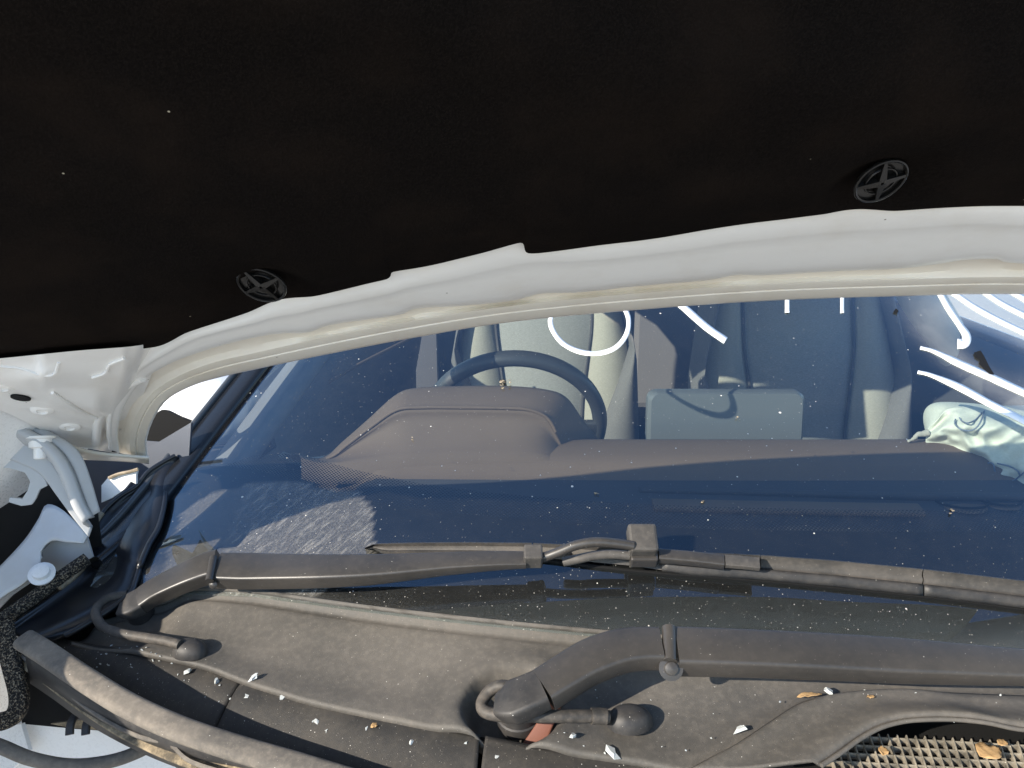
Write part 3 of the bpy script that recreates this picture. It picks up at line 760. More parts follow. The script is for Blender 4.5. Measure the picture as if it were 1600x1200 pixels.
# world-space outlines (on the glass) of the dirt patches
def gpoly(P): return [(on_glass(x, y).x, on_glass(x, y).y) for x, y in P]
D1 = gpoly([(250, 930), (262, 870), (285, 800), (330, 770), (420, 752), (560, 770), (583, 800), (583, 870), (480, 940)])
foot = lambda p: p.y-yb(p.x)
def f_dust(p):
    q = foot(p)
    v = .022*smooth(.10, .0, q)+.04*smooth(.02, .0, q)
    if inpoly(p.x, p.y, D1): v += .11
    v += .004
    return v
def f_streak(p): return .45 if inpoly(p.x, p.y, D1) and p.x > -.70 else 0.0
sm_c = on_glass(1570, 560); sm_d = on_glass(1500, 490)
def f_glare(p):  # pale ring of haze painted in for glare on the glass
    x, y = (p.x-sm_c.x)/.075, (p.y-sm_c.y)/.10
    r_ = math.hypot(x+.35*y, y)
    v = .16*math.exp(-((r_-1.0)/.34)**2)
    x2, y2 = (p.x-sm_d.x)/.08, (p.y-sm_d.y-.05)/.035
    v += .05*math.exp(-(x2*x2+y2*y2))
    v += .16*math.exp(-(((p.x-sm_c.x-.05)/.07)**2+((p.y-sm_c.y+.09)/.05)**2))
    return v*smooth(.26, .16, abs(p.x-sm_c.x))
attr(glass, 'grit', lambda p: .03+.20*smooth(.11, .02, foot(p))*smooth(-.62, -.30, p.x)+.16*smooth(.12, .0, foot(p)))
attr(glass, 'dust', f_dust); attr(glass, 'streak', f_streak); attr(glass, 'glare', f_glare)
# printed black band: on the inner face of the glass
FT = [(238, 775), (280, 742), (330, 728), (400, 735), (480, 757), (560, 778), (640, 793), (720, 803), (800, 809), (950, 819), (1100, 826), (1300, 830), (1600, 831), (1800, 829), (2400, 815)]
FBt = [(190, 960), (230, 940), (300, 925), (390, 927), (480, 940), (600, 956), (780, 976), (960, 993), (1100, 1004), (1300, 1017), (1600, 1034), (1800, 1045), (2400, 1060)]
GO = -.003
rws = pxloft([FT, FBt], 120, 20, lambda x, y: on_glass(x, y, GO))
frit = obj('frit_band', *grid(rws), 'frit', glass)
DT = [(395, 712), (430, 708), (480, 714), (560, 735), (640, 752), (720, 764), (800, 773), (950, 784), (1100, 791), (1300, 796), (1600, 797), (1800, 795), (2400, 780)]
DB = [(345, 729), (400, 735), (480, 757), (560, 778), (640, 793), (720, 803), (800, 809), (950, 819), (1100, 826), (1300, 830), (1600, 831), (1800, 829), (2400, 815)]
rws = pxloft([DT, DB], 200, 12, lambda x, y: on_glass(x, y, GO))
me = bpy.data.meshes.new('dot_band'); v, f = grid(rws); me.from_pydata([tuple(p) for p in v], [], f); me.update()
uvl = me.uv_layers.new(name='UVMap')
PIT = .0046
for lp in me.loops:
    p = me.vertices[lp.vertex_index].co; uvl.data[lp.index].uv = (p.x/PIT, (p.y-yb(p.x))/(PIT*.85))
me.materials.append(M['dots']); dots = bpy.data.objects.new('dot_band', me); C.objects.link(dots); dots.parent = glass
a_ = me.attributes.new('dot', 'FLOAT', 'POINT')
for i in range(len(me.vertices)): a_.data[i].value = .22+.17*((i//200)/12)
# side band along the pillar
L1 = [on_glass(x, y, GO) for x, y in ((236, 800), (268, 732), (300, 695), (345, 640), (395, 575), (500, 450))]
L2 = [p+Vector((.03+.012*i/5, 0, -.000)) for i, p in enumerate(L1)]
for p in L2: p.z = zg(p.x, p.y)+GO
obj('frit_band', *grid(loft([L1, L2], 40, 3)), 'frit', glass)
# writing and strokes in white paint pen, lying on the outer face
def stroke(pts, wpx, closed=False):
    pts = [(x, y, 0) for x, y in pts]; q = cr(pts, 46) if len(pts) > 2 else rs(pts, 12)
    L = []; Rr = []
    for i, p in enumerate(q):
        t = (q[min(i+1, len(q)-1)]-q[max(i-1, 0)]).normalized(); nn = Vector((-t.y, t.x, 0))
        w_ = wpx(i/(len(q)-1)) if callable(wpx) else wpx
        w_ *= 1+.10*nz((p.x*.05, p.y*.05, 3))
        L.append(p+nn*w_/2); Rr.append(p-nn*w_/2)
    g = [[on_glass(p.x, p.y, .0012) for p in r_] for r_ in (L, [a.lerp(b, .5) for a, b in zip(L, Rr)], Rr)]
    for p in g[1]: p.z += .0004
    o = obj('paint_stroke', *grid(g), 'paintpen', glass, solid=.0006); return o
stroke([(880, 470), (862, 492), (862, 512), (878, 535), (905, 549), (935, 552), (962, 543), (979, 522), (982, 497), (972, 474)], 7.5)
stroke([(1040, 455), (1072, 483), (1104, 511), (1134, 532)], 11)
stroke([(1230, 440), (1230, 489)], 7); stroke([(1316, 440), (1316, 489)], 6)
stroke([(1462, 445), (1480, 478), (1500, 508), (1510, 524), (1508, 536), (1496, 537)], lambda t: 10+5*smooth(.6, .9, t))
stroke([(1438, 543), (1460, 549), (1500, 568), (1550, 590), (1600, 613), (1680, 648)], lambda t: 5+7*smooth(0, .3, t))
stroke([(1434, 581), (1455, 586), (1500, 605), (1550, 632), (1600, 657), (1660, 688)], lambda t: 5+6*smooth(0, .3, t))
stroke([(1480, 450), (1520, 478), (1560, 500), (1610, 524)], 9)
stroke([(1530, 450), (1565, 474), (1610, 497)], 9); stroke([(1575, 452), (1620, 478)], 9)
# torn black scrap stuck to the glass
plate('tape_scrap', [(1522, 551), (1532, 548), (1537, 556), (1543, 568), (1548, 577), (1553, 585), (1546, 584), (1538, 577), (1530, 568), (1531, 562), (1524, 558)], lambda x, y: on_glass(x, y, .0018), 'black', glass, .001)
plate('tape_scrap', [(1396, 487), (1400, 482), (1404, 486), (1402, 490)], lambda x, y: on_glass(x, y, .0018), 'black', glass, .001)
# bird dropping / squashed insects: crumbs of dried matter
for (px, py, k, s_) in ((790, 602, 12, 8), (932, 772, 3, 4), (1099, 784, 2, 4), (647, 686, 2, 3), (1155, 653, 4, 5), (1485, 800, 3, 4)):
    v = []; f = []
    for i in range(k):
        c = on_glass(px+random.uniform(-s_, s_), py+random.uniform(-s_, s_), .001); o = len(v)
        for _ in range(6): v.append(c+Vector((random.uniform(-1, 1), random.uniform(-1, 1), random.uniform(0, .8)))*(.0034 if k > 5 else .0022))
        f += [(o, o+1, o+2), (o, o+2, o+3), (o, o+3, o+4), (o, o+4, o+1), (o+5, o+2, o+1), (o+5, o+3, o+2), (o+5, o+4, o+3), (o+5, o+1, o+4)]
    obj('dried_crumb', v, f, 'sandline', glass, smooth_=False)

# ================================================================== A-PILLAR, ROOF, DOORS, MIRROR
PL = []
for q in (0.0, .06, .14, .25, .4, .6, .8, .92):
    X = -hw(q); y = yb(X)+q; PL.append(Vector((X, y, zg(X, y))))
pil = beam('windshield_pillar', [p+Vector((-.018, 0, .006)) for p in PL], lambda t: .040, lambda t: .022, Vector((-.25, -.4, .85)), 'pillar', car, 40, .35)
beam('pillar_moulding', [p+Vector((-.040, .0, .006)) for p in PL], lambda t: .008, lambda t: .012, Vector((-.3, -.4, .85)), 'bright_edge', pil, 40, .45)
beam('pillar_trim', [p+Vector((.005, .05, -.035)) for p in PL], lambda t: .075, lambda t: .03, Vector((-.5, -.3, .8)), 'pillar_trim', pil, 40, .4)
PR = [Vector((-p.x, p.y, p.z)) for p in PL]
beam('windshield_pillar', [p+Vector((.03, 0, .0)) for p in PR], lambda t: .07, lambda t: .05, Vector((.25, -.4, .85)), 'pillar', car, 30, .35)
# roof with a header rail
rows = []
for j in range(14):
    t = j/13; row = []
    for i in range(21):
        s = -1+2*i/20; X = s*(.56+.03*t); y = yb(X)*(1-t)+.75+t*1.88
        zr = .44+.06*math.sin(min(1, t*1.6)*PI/2)-.05*s*s-.05*smooth(.6, 1, t)
        row.append(Vector((X, y, zr+(zg(X, y)+.012-zr)*smooth(.16, 0, t))))
    rows.append(row)
roof = obj('roof', *grid(rows), 'paint', car, solid=.012)
obj('headliner', *grid([[p+Vector((0, .01, -.035)) for p in r_] for r_ in rows]), 'headliner', roof)
for s in (-1, 1):
    rail = beam('roof_rail', [Vector((s*.57, .98, .40)), Vector((s*.60, 1.5, .44)), Vector((s*.60, 2.1, .44)), Vector((s*.58, 2.6, .40))], lambda t: .07, lambda t: .07, Vector((0, 0, 1)), 'headliner', roof, 20, .4)
for x0, x1 in ((-.60, -.19), (.19, .60)):  # unseen visors, added folded down to shade the passenger seat
    box('added_visor', (x0, .735, .235), (x1, .750, .375), 'headliner', roof, .006, Matrix.Rotation(R(-22), 3, 'X'))
def door(s):
    # outer skin below the waist, window opening above, inner trim panel
    r_ = []
    for j in range(12):
        t = j/11; z = .035-1.0*t; X = s*(.86+.05*math.sin(min(1, t*1.4)*PI/2))
        r_.append([Vector((X-s*.05*smooth(.0, -.15, (y-.35))*0, y, z+.05*smooth(.3, 2.4, y))) for y in [.46+2.1*i/24 for i in range(25)]])
    d = obj('door', *grid(r_), 'paint', car, solid=.004)
    r2 = []
    for j in range(10):
        t = j/9; z = .02-.75*t; X = s*(.80-.035*math.exp(-((t-.35)/.12)**2)-.02*smooth(.0, .1, t))
        r2.append([Vector((X, y, z+.05*smooth(.3, 2.4, y))) for y in [.42+2.1*i/24 for i in range(25)]])
    obj('door_trim', *grid(r2), 'door_in', d, solid=.006)
    beam('waist_rail', [Vector((s*.83, .42, .03)), Vector((s*.83, 1.2, .055)), Vector((s*.82, 2.5, .085))], lambda t: .06, lambda t: .02, Vector((0, 0, 1)), 'door_in', d, 12, .3)
    beam('door_pillar', [Vector((s*.81, 1.52, -.2)), Vector((s*.80, 1.54, .06)), Vector((s*.70, 1.62, .30)), Vector((s*.60, 1.68, .44))], lambda t: .08, lambda t: .05, Vector((-s, 0, .3)), 'headliner', d, 20, .3)
    return d
dL = door(-1); dR = door(1)
obj('side_window', *grid([[Vector((-.83, .50, .04)), Vector((-.83, 1.5, .06))], [Vector((-.66, .88, .33)), Vector((-.63, 1.58, .42))]]), 'sidewin', dL, smooth_=False)
tube('trim_strip', [at_y(505, 602, 1.05), at_y(560, 570, 1.15), at_y(645, 527, 1.35)], .0045, 'dash', dL, 8, 16)
# door mirror seen through the gap between bonnet and pillar
mc = at_t(302, 640, 1.22)
v = []; f = []
n1, n2 = 18, 28
for i in range(n1+1):
    th = PI*i/n1
    for k in range(n2):
        ph = 2*PI*k/n2
        sgn = lambda c: math.copysign(abs(c)**.75, c)
        v.append(mc+Vector((.105*sgn(math.sin(th))*sgn(math.cos(ph))-.0, .07*sgn(math.cos(th)), .058*sgn(math.sin(th))*sgn(math.sin(ph)))))
for i in range(n1):
    for k in range(n2): f.append((i*n2+k, i*n2+(k+1) % n2, (i+1)*n2+(k+1) % n2, (i+1)*n2+k))
mir = obj('door_mirror', v, f, 'paint', car)
beam('mirror_base', [mc+Vector((.10, .02, -.02)), mc+Vector((.03, .0, -.055)), mc+Vector((-.08, 0, -.052))], lambda t: .12, lambda t: .035, Vector((0, -.2, 1)), 'black', mir, 20, .45)
plate('mirror_sail', [(224, 672), (240, 655), (256, 640), (285, 652), (315, 660), (340, 640), (300, 700), (230, 705)], lambda x, y: pl(x, y, 1.09), 'black', mir, .01, res=44)
tube('door_edge', [pl(x, y, 1.12) for x, y in ((226, 684), (245, 680), (270, 673), (296, 664))], .004, 'paint', dL, 8, 20)
# cabin closure: floor, firewall, rear bulkhead
cab = obj('cabin_floor', *grid([[Vector((-.86, .3, -.62)), Vector((.86, .3, -.62))], [Vector((-.86, 2.9, -.62)), Vector((.86, 2.9, -.62))]]), 'black', car)
obj('rear_bulkhead', *grid([[Vector((-.84, 2.75, -.62)), Vector((.84, 2.75, -.62))], [Vector((-.72, 2.95, .18)), Vector((.72, 2.95, .18))]]), 'door_in', cab)
obj('firewall', *grid([[Vector((-.86, .12, -.62)), Vector((.86, .12, -.62))], [Vector((-.80, .14, -.085)), Vector((.80, .14, -.085))]]), 'black', cab)

# ================================================================== DASHBOARD
prof = [(.56, -.13), (.52, -.01), (.505, .036), (.492, .048), (.478, .0512), (.45, .052), (.425, .050), (.408, .046), (.398, .039), (.392, .030), (.382, .026)]
prof2 = [(.384, .0262), (.37, .024), (.35, .020), (.32, .012), (.28, .0), (.22, -.02), (.16, -.045), (.125, -.06)]
def dashgrid(prof, x0, x1, n=70):
    r_ = []
    for y, z in prof:
        row = []
        for i in range(n):
            X = x0+(x1-x0)*i/(n-1)
            row.append(Vector((X, y+.05*X*X*(1 if y > .2 else .4)+(.17*X*X if y < .2 else 0), z-.012*X*X-.055*smooth(-.565, -.64, X)*smooth(.3, .38, y))))
        r_.append(row)
    return r_
dash = obj('dashboard', *grid(dashgrid(prof, -.79, .79)), 'dash', car)
obj('front_deck', *grid(dashgrid(prof2, -.79, .79)), 'dash_shaded', dash)
# instrument hood
IO = [(440, 711), (470, 714), (503, 715), (535, 690), (575, 655), (618, 617), (650, 606), (720, 603), (790, 603), (850, 608), (884, 620), (910, 654), (938, 690), (955, 712)]
IR = [(452, 713), (480, 719), (516, 717), (545, 696), (582, 668), (620, 643), (660, 639), (720, 639), (790, 640), (828, 643), (856, 656), (872, 684), (888, 716), (906, 732)]
IB = [(470, 716), (500, 724), (530, 724), (560, 722), (600, 720), (640, 718), (680, 717), (720, 716), (760, 716), (800, 716), (840, 717), (862, 720), (886, 727), (908, 738)]
Y1, Y2, Y3 = .525, .462, .412
IO3 = [at_y(x, y, Y1) for x, y in IO]; IR3 = [at_y(x, y, Y2) for x, y in IR]; IB3 = [at_y(x, y, Y3) for x, y in IB]
n_ = 90
c0 = cr([p+Vector((0, .05, -.10)) for p in IO3], n_); c1 = cr(IO3, n_); c2 = cr(IR3, n_); c3 = cr(IB3, n_)
rows = [c0, [p+Vector((0, .012, -.012)) for p in c1], c1]
for t in (.15, .35, .6, .8, .92): rows.append([a.lerp(b, t)+Vector((0, 0, .004*math.sin(t*PI))) for a, b in zip(c1, c2)])
rows.append([p+Vector((0, 0, .002)) for p in c2]); rows.append([a.lerp(b, .05)+Vector((0, -.001, -.002)) for a, b in zip(c2, c3)])
for t in (.12, .3, .5, .7, .85, 1): rows.append([a.lerp(b, t)+Vector((0, .010*math.sin(t*PI), 0)) for a, b in zip(c2, c3)])
rows.append([p+Vector((0, -.004, -.03)) for p in c3])
obj('instrument_hood', *grid(rows), 'dash', dash)
tube('hood_ridge', [p+Vector((0, -.001, .0025)) for p in c2[10:78]], .0026, 'dash', dash, 8, 80)
beam('vent_flange', [at_y(438, 709, .50), at_y(455, 714, .49), at_y(480, 718, .48), at_y(505, 716, .48)], lambda t: .016, lambda t: .008, Vector((0, -.3, .95)), 'seat_cream', dash, 16, .4)
# speaker / sensor rings and a raised strip on the passenger side
for px, py, rx in ((1500, 786, .034), (1560, 784, .028)):
    c = at_z(px, py, .012)
    v = []; f = []
    for i in range(40):
        q = 2*PI*i/40
        for k in range(6):
            w_ = 2*PI*k/6; v.append(c+Vector((math.cos(q)*(rx+.0016*math.cos(w_)), math.sin(q)*(rx+.0016*math.cos(w_))*.75, .004+.0016*math.sin(w_))))
    for i in range(40):
        for k in range(6): f.append((i*6+k, ((i+1) % 40)*6+k, ((i+1) % 40)*6+(k+1) % 6, i*6+(k+1) % 6))
    obj('cover_ring', v, f, 'black', dash)
    lathe('cover_disc', [(rx*.95, 0), (rx*.9, .002), (rx*.1, .003)], c+Vector((0, 0, -.001)), (0, 0, 1), 'dash', dash, 32)
beam('deck_ridge', [at_z(1000, 762, .026), at_z(1200, 766, .026), at_z(1400, 770, .026), at_z(1700, 772, .026)], lambda t: .01, lambda t: .012, Vector((0, -.3, .95)), 'dash_shaded', dash, 20, .45)
beam('lit_stripe', [at_z(1020, 785, .018), at_z(1200, 789, .018), at_z(1440, 793, .018)], lambda t: .026, lambda t: .008, Vector((0, -.1, .99)), 'dash', dash, 20, .4)  # paler bar put in for the sunlit stripe on the deck
# display seen from behind
sc_y = .62
P4 = [at_y(x, y, sc_y) for x, y in ((1008, 612), (1254, 612), (1254, 700), (1004, 700))]
cx = (P4[0]+P4[2])/2; W = (P4[1]-P4[0]).length; Hh = (P4[0]-P4[3]).length
sec = rrect(W, Hh, .016, 6)
v = []; f = []
for d_, k in ((-.012, .96), (-.004, 1.0), (.012, 1.0), (.016, .98)):
    for x, z in sec: v.append(Vector((cx.x+x*k, sc_y+d_+z*.12, cx.z+z*k)))
n = len(sec)
for i in range(3):
    for k in range(n): f.append((i*n+k, i*n+(k+1) % n, (i+1)*n+(k+1) % n, (i+1)*n+k))
f.append(tuple(range(n))); f.append(tuple(3*n+k for k in range(n))[::-1])
autosmooth(obj('display', v, f, 'screenback', car), 30)
# ---------------- steering wheel
wc = Vector((-.365, .945, -.078)); U = Vector((0, -.42, .907)); AX = Vector((0, .907, .42)); Rw = .181
v = []; f = []
for i in range(72):
    q = 2*PI*i/72; dr = Vector((1, 0, 0))*math.cos(q)+U*math.sin(q)
    for k in range(12):
        a = 2*PI*k/12; v.append(wc+dr*(Rw+.0155*math.cos(a))+AX*(.0185*math.sin(a)))
for i in range(72):
    for k in range(12): f.append((i*12+k, ((i+1) % 72)*12+k, ((i+1) % 72)*12+(k+1) % 12, i*12+(k+1) % 12))
sw = obj('steering_wheel', v, f, 'wheel', car)
lathe('hub', [(.075, -.02), (.08, .0), (.07, .03), (.03, .04)], wc-U*.01, AX, 'wheel', sw)
for a in (0, PI, -PI/2):
    dr = Vector((1, 0, 0))*math.cos(a)+U*math.sin(a)
    beam('spoke', [wc+dr*.05, wc+dr*(Rw-.005)], lambda t: .04, lambda t: .016, AX, 'wheel', sw, 8, .3)
# ---------------- seats
def seat(cx, y0, mats, tilt=.32):
    s = empty('seat', (cx, y0, -.62), car)
    k = Matrix.Translation((-cx, -y0, .62))
    def part(name, prof, mat, z0=-.48, z1=.30, dep=.05, crown=.02):
        # prof: (x offset bottom, top) left and right; slab with rounded front
        g = []
        for j in range(25):
            t = j/24; z = z0+(z1-z0)*t; yy = y0+(z+.48)*tilt
            xl = interp(prof[0], t); xr = interp(prof[1], t); row = []
            for i in range(15):
                u = -1+2*i/14
                row.append(Vector((cx+(xl+xr)/2+(xr-xl)/2*u, yy-crown*(1-abs(u)**2.4)+.015*(u*u)-.012*math.sin(t*PI)+.10*smooth(.9, 1.0, t), z)))
            g.append(row)
        bk = [[p+Vector((0, .11, 0)) for p in r_] for r_ in g]
        g2 = [a+b[::-1]+[a[0]] for a, b in zip(g, bk)]
        v, f = grid(g2); n = len(g2[0])-1
        f.append(tuple(range(n))); f.append(tuple(24*(n+1)+i for i in range(n))[::-1])
        return autosmooth(obj(name, v, f, mat, s), 50)
    part('backrest', ([(0, -.10), (.35, -.115), (.6, -.143), (1, -.147)], [(0, .10), (.35, .115), (.6, .143), (1, .147)]), mats[0], crown=.012)
    for sg in (-1, 1):
        a = [(0, -.26), (.5, -.255), (.8, -.22), (1, -.16)]; b = [(0, -.102), (.35, -.117), (.6, -.145), (1, -.149)]
        if sg < 0: o = part('bolster', (a, b), mats[1], crown=.016)
        else: o = part('bolster', ([(x, -y) for x, y in b], [(x, -y) for x, y in a]), mats[1], crown=.016)
        o2 = part('side_panel', ([(0, .14), (.25, .165), (.40, .215), (.55, .262), (1, .16)], [(0, .285), (.5, .275), (.8, .235), (1, .17)]) if sg > 0 else ([(0, -.285), (.5, -.275), (.8, -.235), (1, -.17)], [(0, -.14), (.25, -.165), (.40, -.215), (.55, -.262), (1, -.16)]), mats[2], crown=.02)
        for vv in o2.data.vertices: vv.co.y -= .035
    for sg in (-1, 1):
        tube('seam', [Vector((cx+sg*interp([(0, .101), (.35, .116), (.6, .144), (1, .148)], t), y0+(-.48+.78*t+.48)*tilt+.006-.012*math.sin(t*PI), -.48+.78*t)) for t in [i/10*.88 for i in range(11)]], .004, 'seat_dark', s, 6, 24)
    b_ = box('cushion', (cx-.26, y0-.50, -.60), (cx+.26, y0+.02, -.42), mats[0], s, .05)
    h = box('headrest', (cx-.12, y0+.25, .30), (cx+.12, y0+.36, .48), mats[1], s, .04)
    for c in s.children: c.matrix_parent_inverse = k
    return s
seat(-.275, 1.52, ('seat_cloth', 'seat_cream', 'seat_grey'))
seat(.385, 1.22, ('seat_cloth', 'seat_cream', 'seat_grey'))
# rear bench and the centre post with a belt
rb_ = empty('rear_bench', (0, 2.5, -.62), car)
rk = Matrix.Translation((0, -2.5, .62))
for x0, x1 in ((-.68, -.10), (.115, .68)):
    box('bench_back', (x0, 2.45, -.5), (x1, 2.56, .22), 'seat_grey', rb_, .03)
box('bench_centre', (-.09, 2.43, -.5), (.105, 2.55, .24), 'seat_grey', rb_, .025)
for c in rb_.children: c.matrix_parent_inverse = rk
bl = beam('belt', [at_y(1141, 440, 2.1), at_y(1136, 500, 2.08), at_y(1129, 570, 2.05), at_y(1124, 640, 2.02), at_y(1120, 720, 2.0)], lambda t: .045, lambda t: .006, Vector((0, -1, .2)), 'belt', car, 20, .2)
beam('belt_guide', [at_y(1118, 440, 2.14), at_y(1114, 520, 2.12), at_y(1108, 720, 2.05)], lambda t: .03, lambda t: .02, Vector((0, -1, .2)), 'seat_grey', bl, 20, .3)
tg = plate('belt_tag', [(1121, 590), (1134, 590), (1132, 612), (1119, 612)], lambda x, y: at_y(x, y, 2.02), 'tag', bl, .003)
plate('belt_tag', [(1123, 594), (1131, 594), (1130, 600), (1122, 600)], lambda x, y: at_y(x, y, 2.014), 'tagblue', bl, .001)
# ---------------- airbag lying on the passenger side of the dashboard
AB_T = [(1447, 682), (1452, 668), (1468, 650), (1478, 639), (1500, 635), (1540, 636), (1580, 640), (1640, 640), (1720, 660), (1800, 690)]
AB_B = [(1447, 686), (1447, 694), (1460, 704), (1480, 712), (1505, 727), (1530, 740), (1555, 752), (1590, 765), (1660, 790), (1760, 800)]
ct = cr([(x, y, 0) for x, y in AB_T], 60); cb = cr([(x, y, 0) for x, y in AB_B], 60)
rows = []
for j in range(29):
    a = PI*j/28; row = []
    for k in range(60):
        s = k/59; t = .5-.5*math.cos(a); q = ct[k].lerp(cb[k], t)
        dep = .47-.045*math.sin(a)*smooth(0, .3, s)-.10*t*smooth(.1, .8, s)
        wr = .012*math.sin(s*7+t*9+2*nz((s*3, t*3, 1)))+.010*nz((s*6, t*5, 4))-.013*(1-abs(nz((s*9+t*3, t*4-s*2, 9))))**5+.006*nz((s*18, t*12, 5))
        row.append(at_y(q.x, q.y, dep+wr*smooth(0, .15, s)*math.sin(a)))
    rows.append(row)
for j in range(1, 16):
    a = PI*j/16
    rows.append([Vector((p.x, p.y, p.z)).lerp(q, .5-.5*math.cos(a))+Vector((0, .09*math.sin(a)*smooth(0, 12, k), .0)) for k, (p, q) in enumerate(zip(rows[28], rows[0]))])
rows.append(rows[0])
ab = obj('airbag', *grid(rows), 'airbag', car, subsurf=1)
def abp(px, py):
    best = None
    for r_ in rows[:29]:
        for p in r_:
            x, y = to_px(p); d = (x-px)**2+(y-py)**2
            if best is None or d < best[0]: best = (d, p)
    q = best[1]; return at_y(px, py, q.y-.006)
for pts in ([(1493, 655), (1492, 662), (1500, 670), (1514, 673), (1526, 668), (1534, 655), (1538, 642)], [(1499, 652), (1503, 658), (1512, 661), (1524, 656), (1534, 645)], [(1540, 729), (1545, 723), (1552, 725), (1554, 735), (1556, 746)], [(1556, 750), (1570, 753), (1585, 750), (1600, 738)], [(1558, 724), (1578, 729), (1590, 736), (1594, 744)]):
    tube('stitching', [abp(x, y) for x, y in pts], .0011, 'thread', ab, 6, 24)
tube('tether', [at_y(x, y, .465) for x, y in ((1418, 690), (1428, 685), (1434, 679), (1442, 678), (1450, 676))], lambda t: .0015+.004*t+.0012*nz((t*9, 0, 0)), 'seat_cream', ab, 8, 26)

cbp = [at_y(x, y, yy) for x, y, yy in ((1400, 400, 1.60), (1438, 465, 1.50), (1475, 520, 1.42), (1505, 566, 1.35), (1545, 606, 1.28), (1605, 634, 1.2), (1680, 645, 1.15))]
cc = cr(cbp, 50); rows = []
for i, p in enumerate(cc):
    t = (cc[min(i+1, 49)]-cc[max(i-1, 0)]).normalized(); a = Vector((0, -.3, 1)); a = (a-t*a.dot(t)).normalized(); b = t.cross(a); row = []
    for k in range(21):
        q = 2*PI*k/20; r_ = (.052+.010*nz((i*.06, math.cos(q)*.5, math.sin(q)*.5)))
        row.append(p+a*(math.cos(q)*r_*1.25)+b*(math.sin(q)*r_*.8))
    rows.append(row)
obj('curtain_airbag', *grid(rows), 'airbag', car)

# ================================================================== WIPERS
def wpt(px, py, off): return on_surf(px, py, off)
def arm_up(t): return GN
# ---- left arm (upper in the picture)
w1 = empty('wiper', tuple(PIV2), car)
WK = []
def W1(o): WK.append((o, w1)); return o
W1(beam('arm_head', [wpt(x, y, o) for x, y, o in ((212, 934, .020), (232, 920, .026), (258, 906, .034), (290, 891, .042), (318, 880, .046), (334, 876, .047))], lambda t: .026+.008*t, lambda t: .016+.004*t, Vector((-.1, -.42, .9)), 'arm', w1, 40, .16))
W1(beam('pivot_cap', [wpt(x, y, o) for x, y, o in ((184, 950, .012), (196, 943, .018), (215, 932.5, .0205))], lambda t: .017+.011*smooth(0, .6, t), lambda t: .012+.005*t, Vector((-.1, -.42, .9)), 'cap', w1, 16, .2))
a1 = W1(beam('arm', [wpt(x, y, o) for x, y, o in ((336, 882, .047), (400, 883, .047), (500, 883, .046), (600, 880, .044), (700, 874, .042), (780, 871, .040), (822, 871, .038))], lambda t: interp([(0, .035), (.1, .036), (.5, .029), (.75, .021), (1, .017)], t), lambda t: interp([(0, .020), (.5, .019), (.8, .013), (1, .008)], t), Vector((0, -.40, .91)), 'arm', w1, 60, .16))
hp0 = wpt(334, 871, .050); hp1 = wpt(327, 908, .044)
W1(tube('hinge_pin', [hp0, hp1], .0042, 'arm', w1, 14, 6))
W1(lathe('rivet', [(.004, 0), (.0045, .002), (.003, .003), (.0005, .0035)], wpt(334, 913, .036), (0, -.9, .3), 'arm', w1, 14))
W1(tube('arm_rod', [wpt(x, y, o) for x, y, o in ((818, 873, .036), (848, 871, .036), (872, 863, .042), (900, 852, .049), (930, 847, .052), (962, 849, .050), (990, 853, .047))], .0050, 'arm', w1, 10, 40))
W1(box('rod_clip', wpt(833, 872, .034)-Vector((.0095, .009, .007)), wpt(833, 872, .034)+Vector((.0095, .009, .011)), 'blade', w1, .002, Matrix.Rotation(R(25), 3, 'X')))
W1(box('blade_coupling', wpt(1003, 854, .034)-Vector((.0145, .015, .002)), wpt(1003, 854, .034)+Vector((.0145, .015, .016)), 'blade', w1, .003, Matrix.Rotation(R(38), 3, 'X')))
W1(box('coupling_foot', wpt(1005, 870, .024)-Vector((.014, .008, .008)), wpt(1005, 870, .024)+Vector((.014, .008, .007)), 'arm', w1, .002, Matrix.Rotation(R(30), 3, 'X')))
W1(tube('washer_tube', [wpt(x, y, o) for x, y, o in ((880, 878, .022), (905, 873, .026), (930, 868, .028), (956, 866, .029), (984, 868, .028))], .0048, 'blade', w1, 12, 24))
# blade: swept spoiler section, in three lengths with joints
BT = [(570, 856), (585, 850), (650, 848.5), (740, 848), (830, 849), (900, 852), (1000, 859), (1100, 864), (1190, 868), (1300, 876), (1445, 890), (1600, 908), (1750, 928)]
def bpath(x): return interp(BT, x)
def blade(name, xs, mat='blade'):
    rows = []
    for x in xs:
        yt = bpath(x); e = smooth(568, 600, x)
        ht = interp([(570, 6), (600, 17), (830, 22), (990, 26), (1080, 34), (1300, 38), (1600, 40), (1750, 40)], x)*(.35+.65*e)
        thick = interp([(570, .007), (900, .014), (1080, .021), (1600, .021)], x)
        top = wpt(x, yt, thick+.004); mid = wpt(x, yt+ht*.42, thick*.42+.004); low = wpt(x, yt+ht*.72, .009); bot = wpt(x, yt+ht, .005); bk = wpt(x, yt+ht*.75, .001)
        bk2 = wpt(x, yt-1, thick*.3)
        rows.append([top+Vector((0, .003, -.003)), top, top.lerp(mid, .5)+Vector((0, .002, -.0015)), mid, mid.lerp(low, .5)+Vector((0, .0015, -.001)), low, bot, bk, bk2])
    n = len(rows[0]); v = [p for r_ in rows for p in r_]; f = []
    for i in range(len(rows)-1):
        for k in range(n): f.append((i*n+k, i*n+(k+1) % n, (i+1)*n+(k+1) % n, (i+1)*n+k))
    f.append(tuple(range(n))[::-1]); f.append(tuple((len(rows)-1)*n+k for k in range(n)))
    return W1(autosmooth(obj(name, v, f, mat, w1), 50))
def xr(a, b, st): 
    n = max(2, int((b-a)/st)); return [a+(b-a)*i/n for i in range(n+1)]
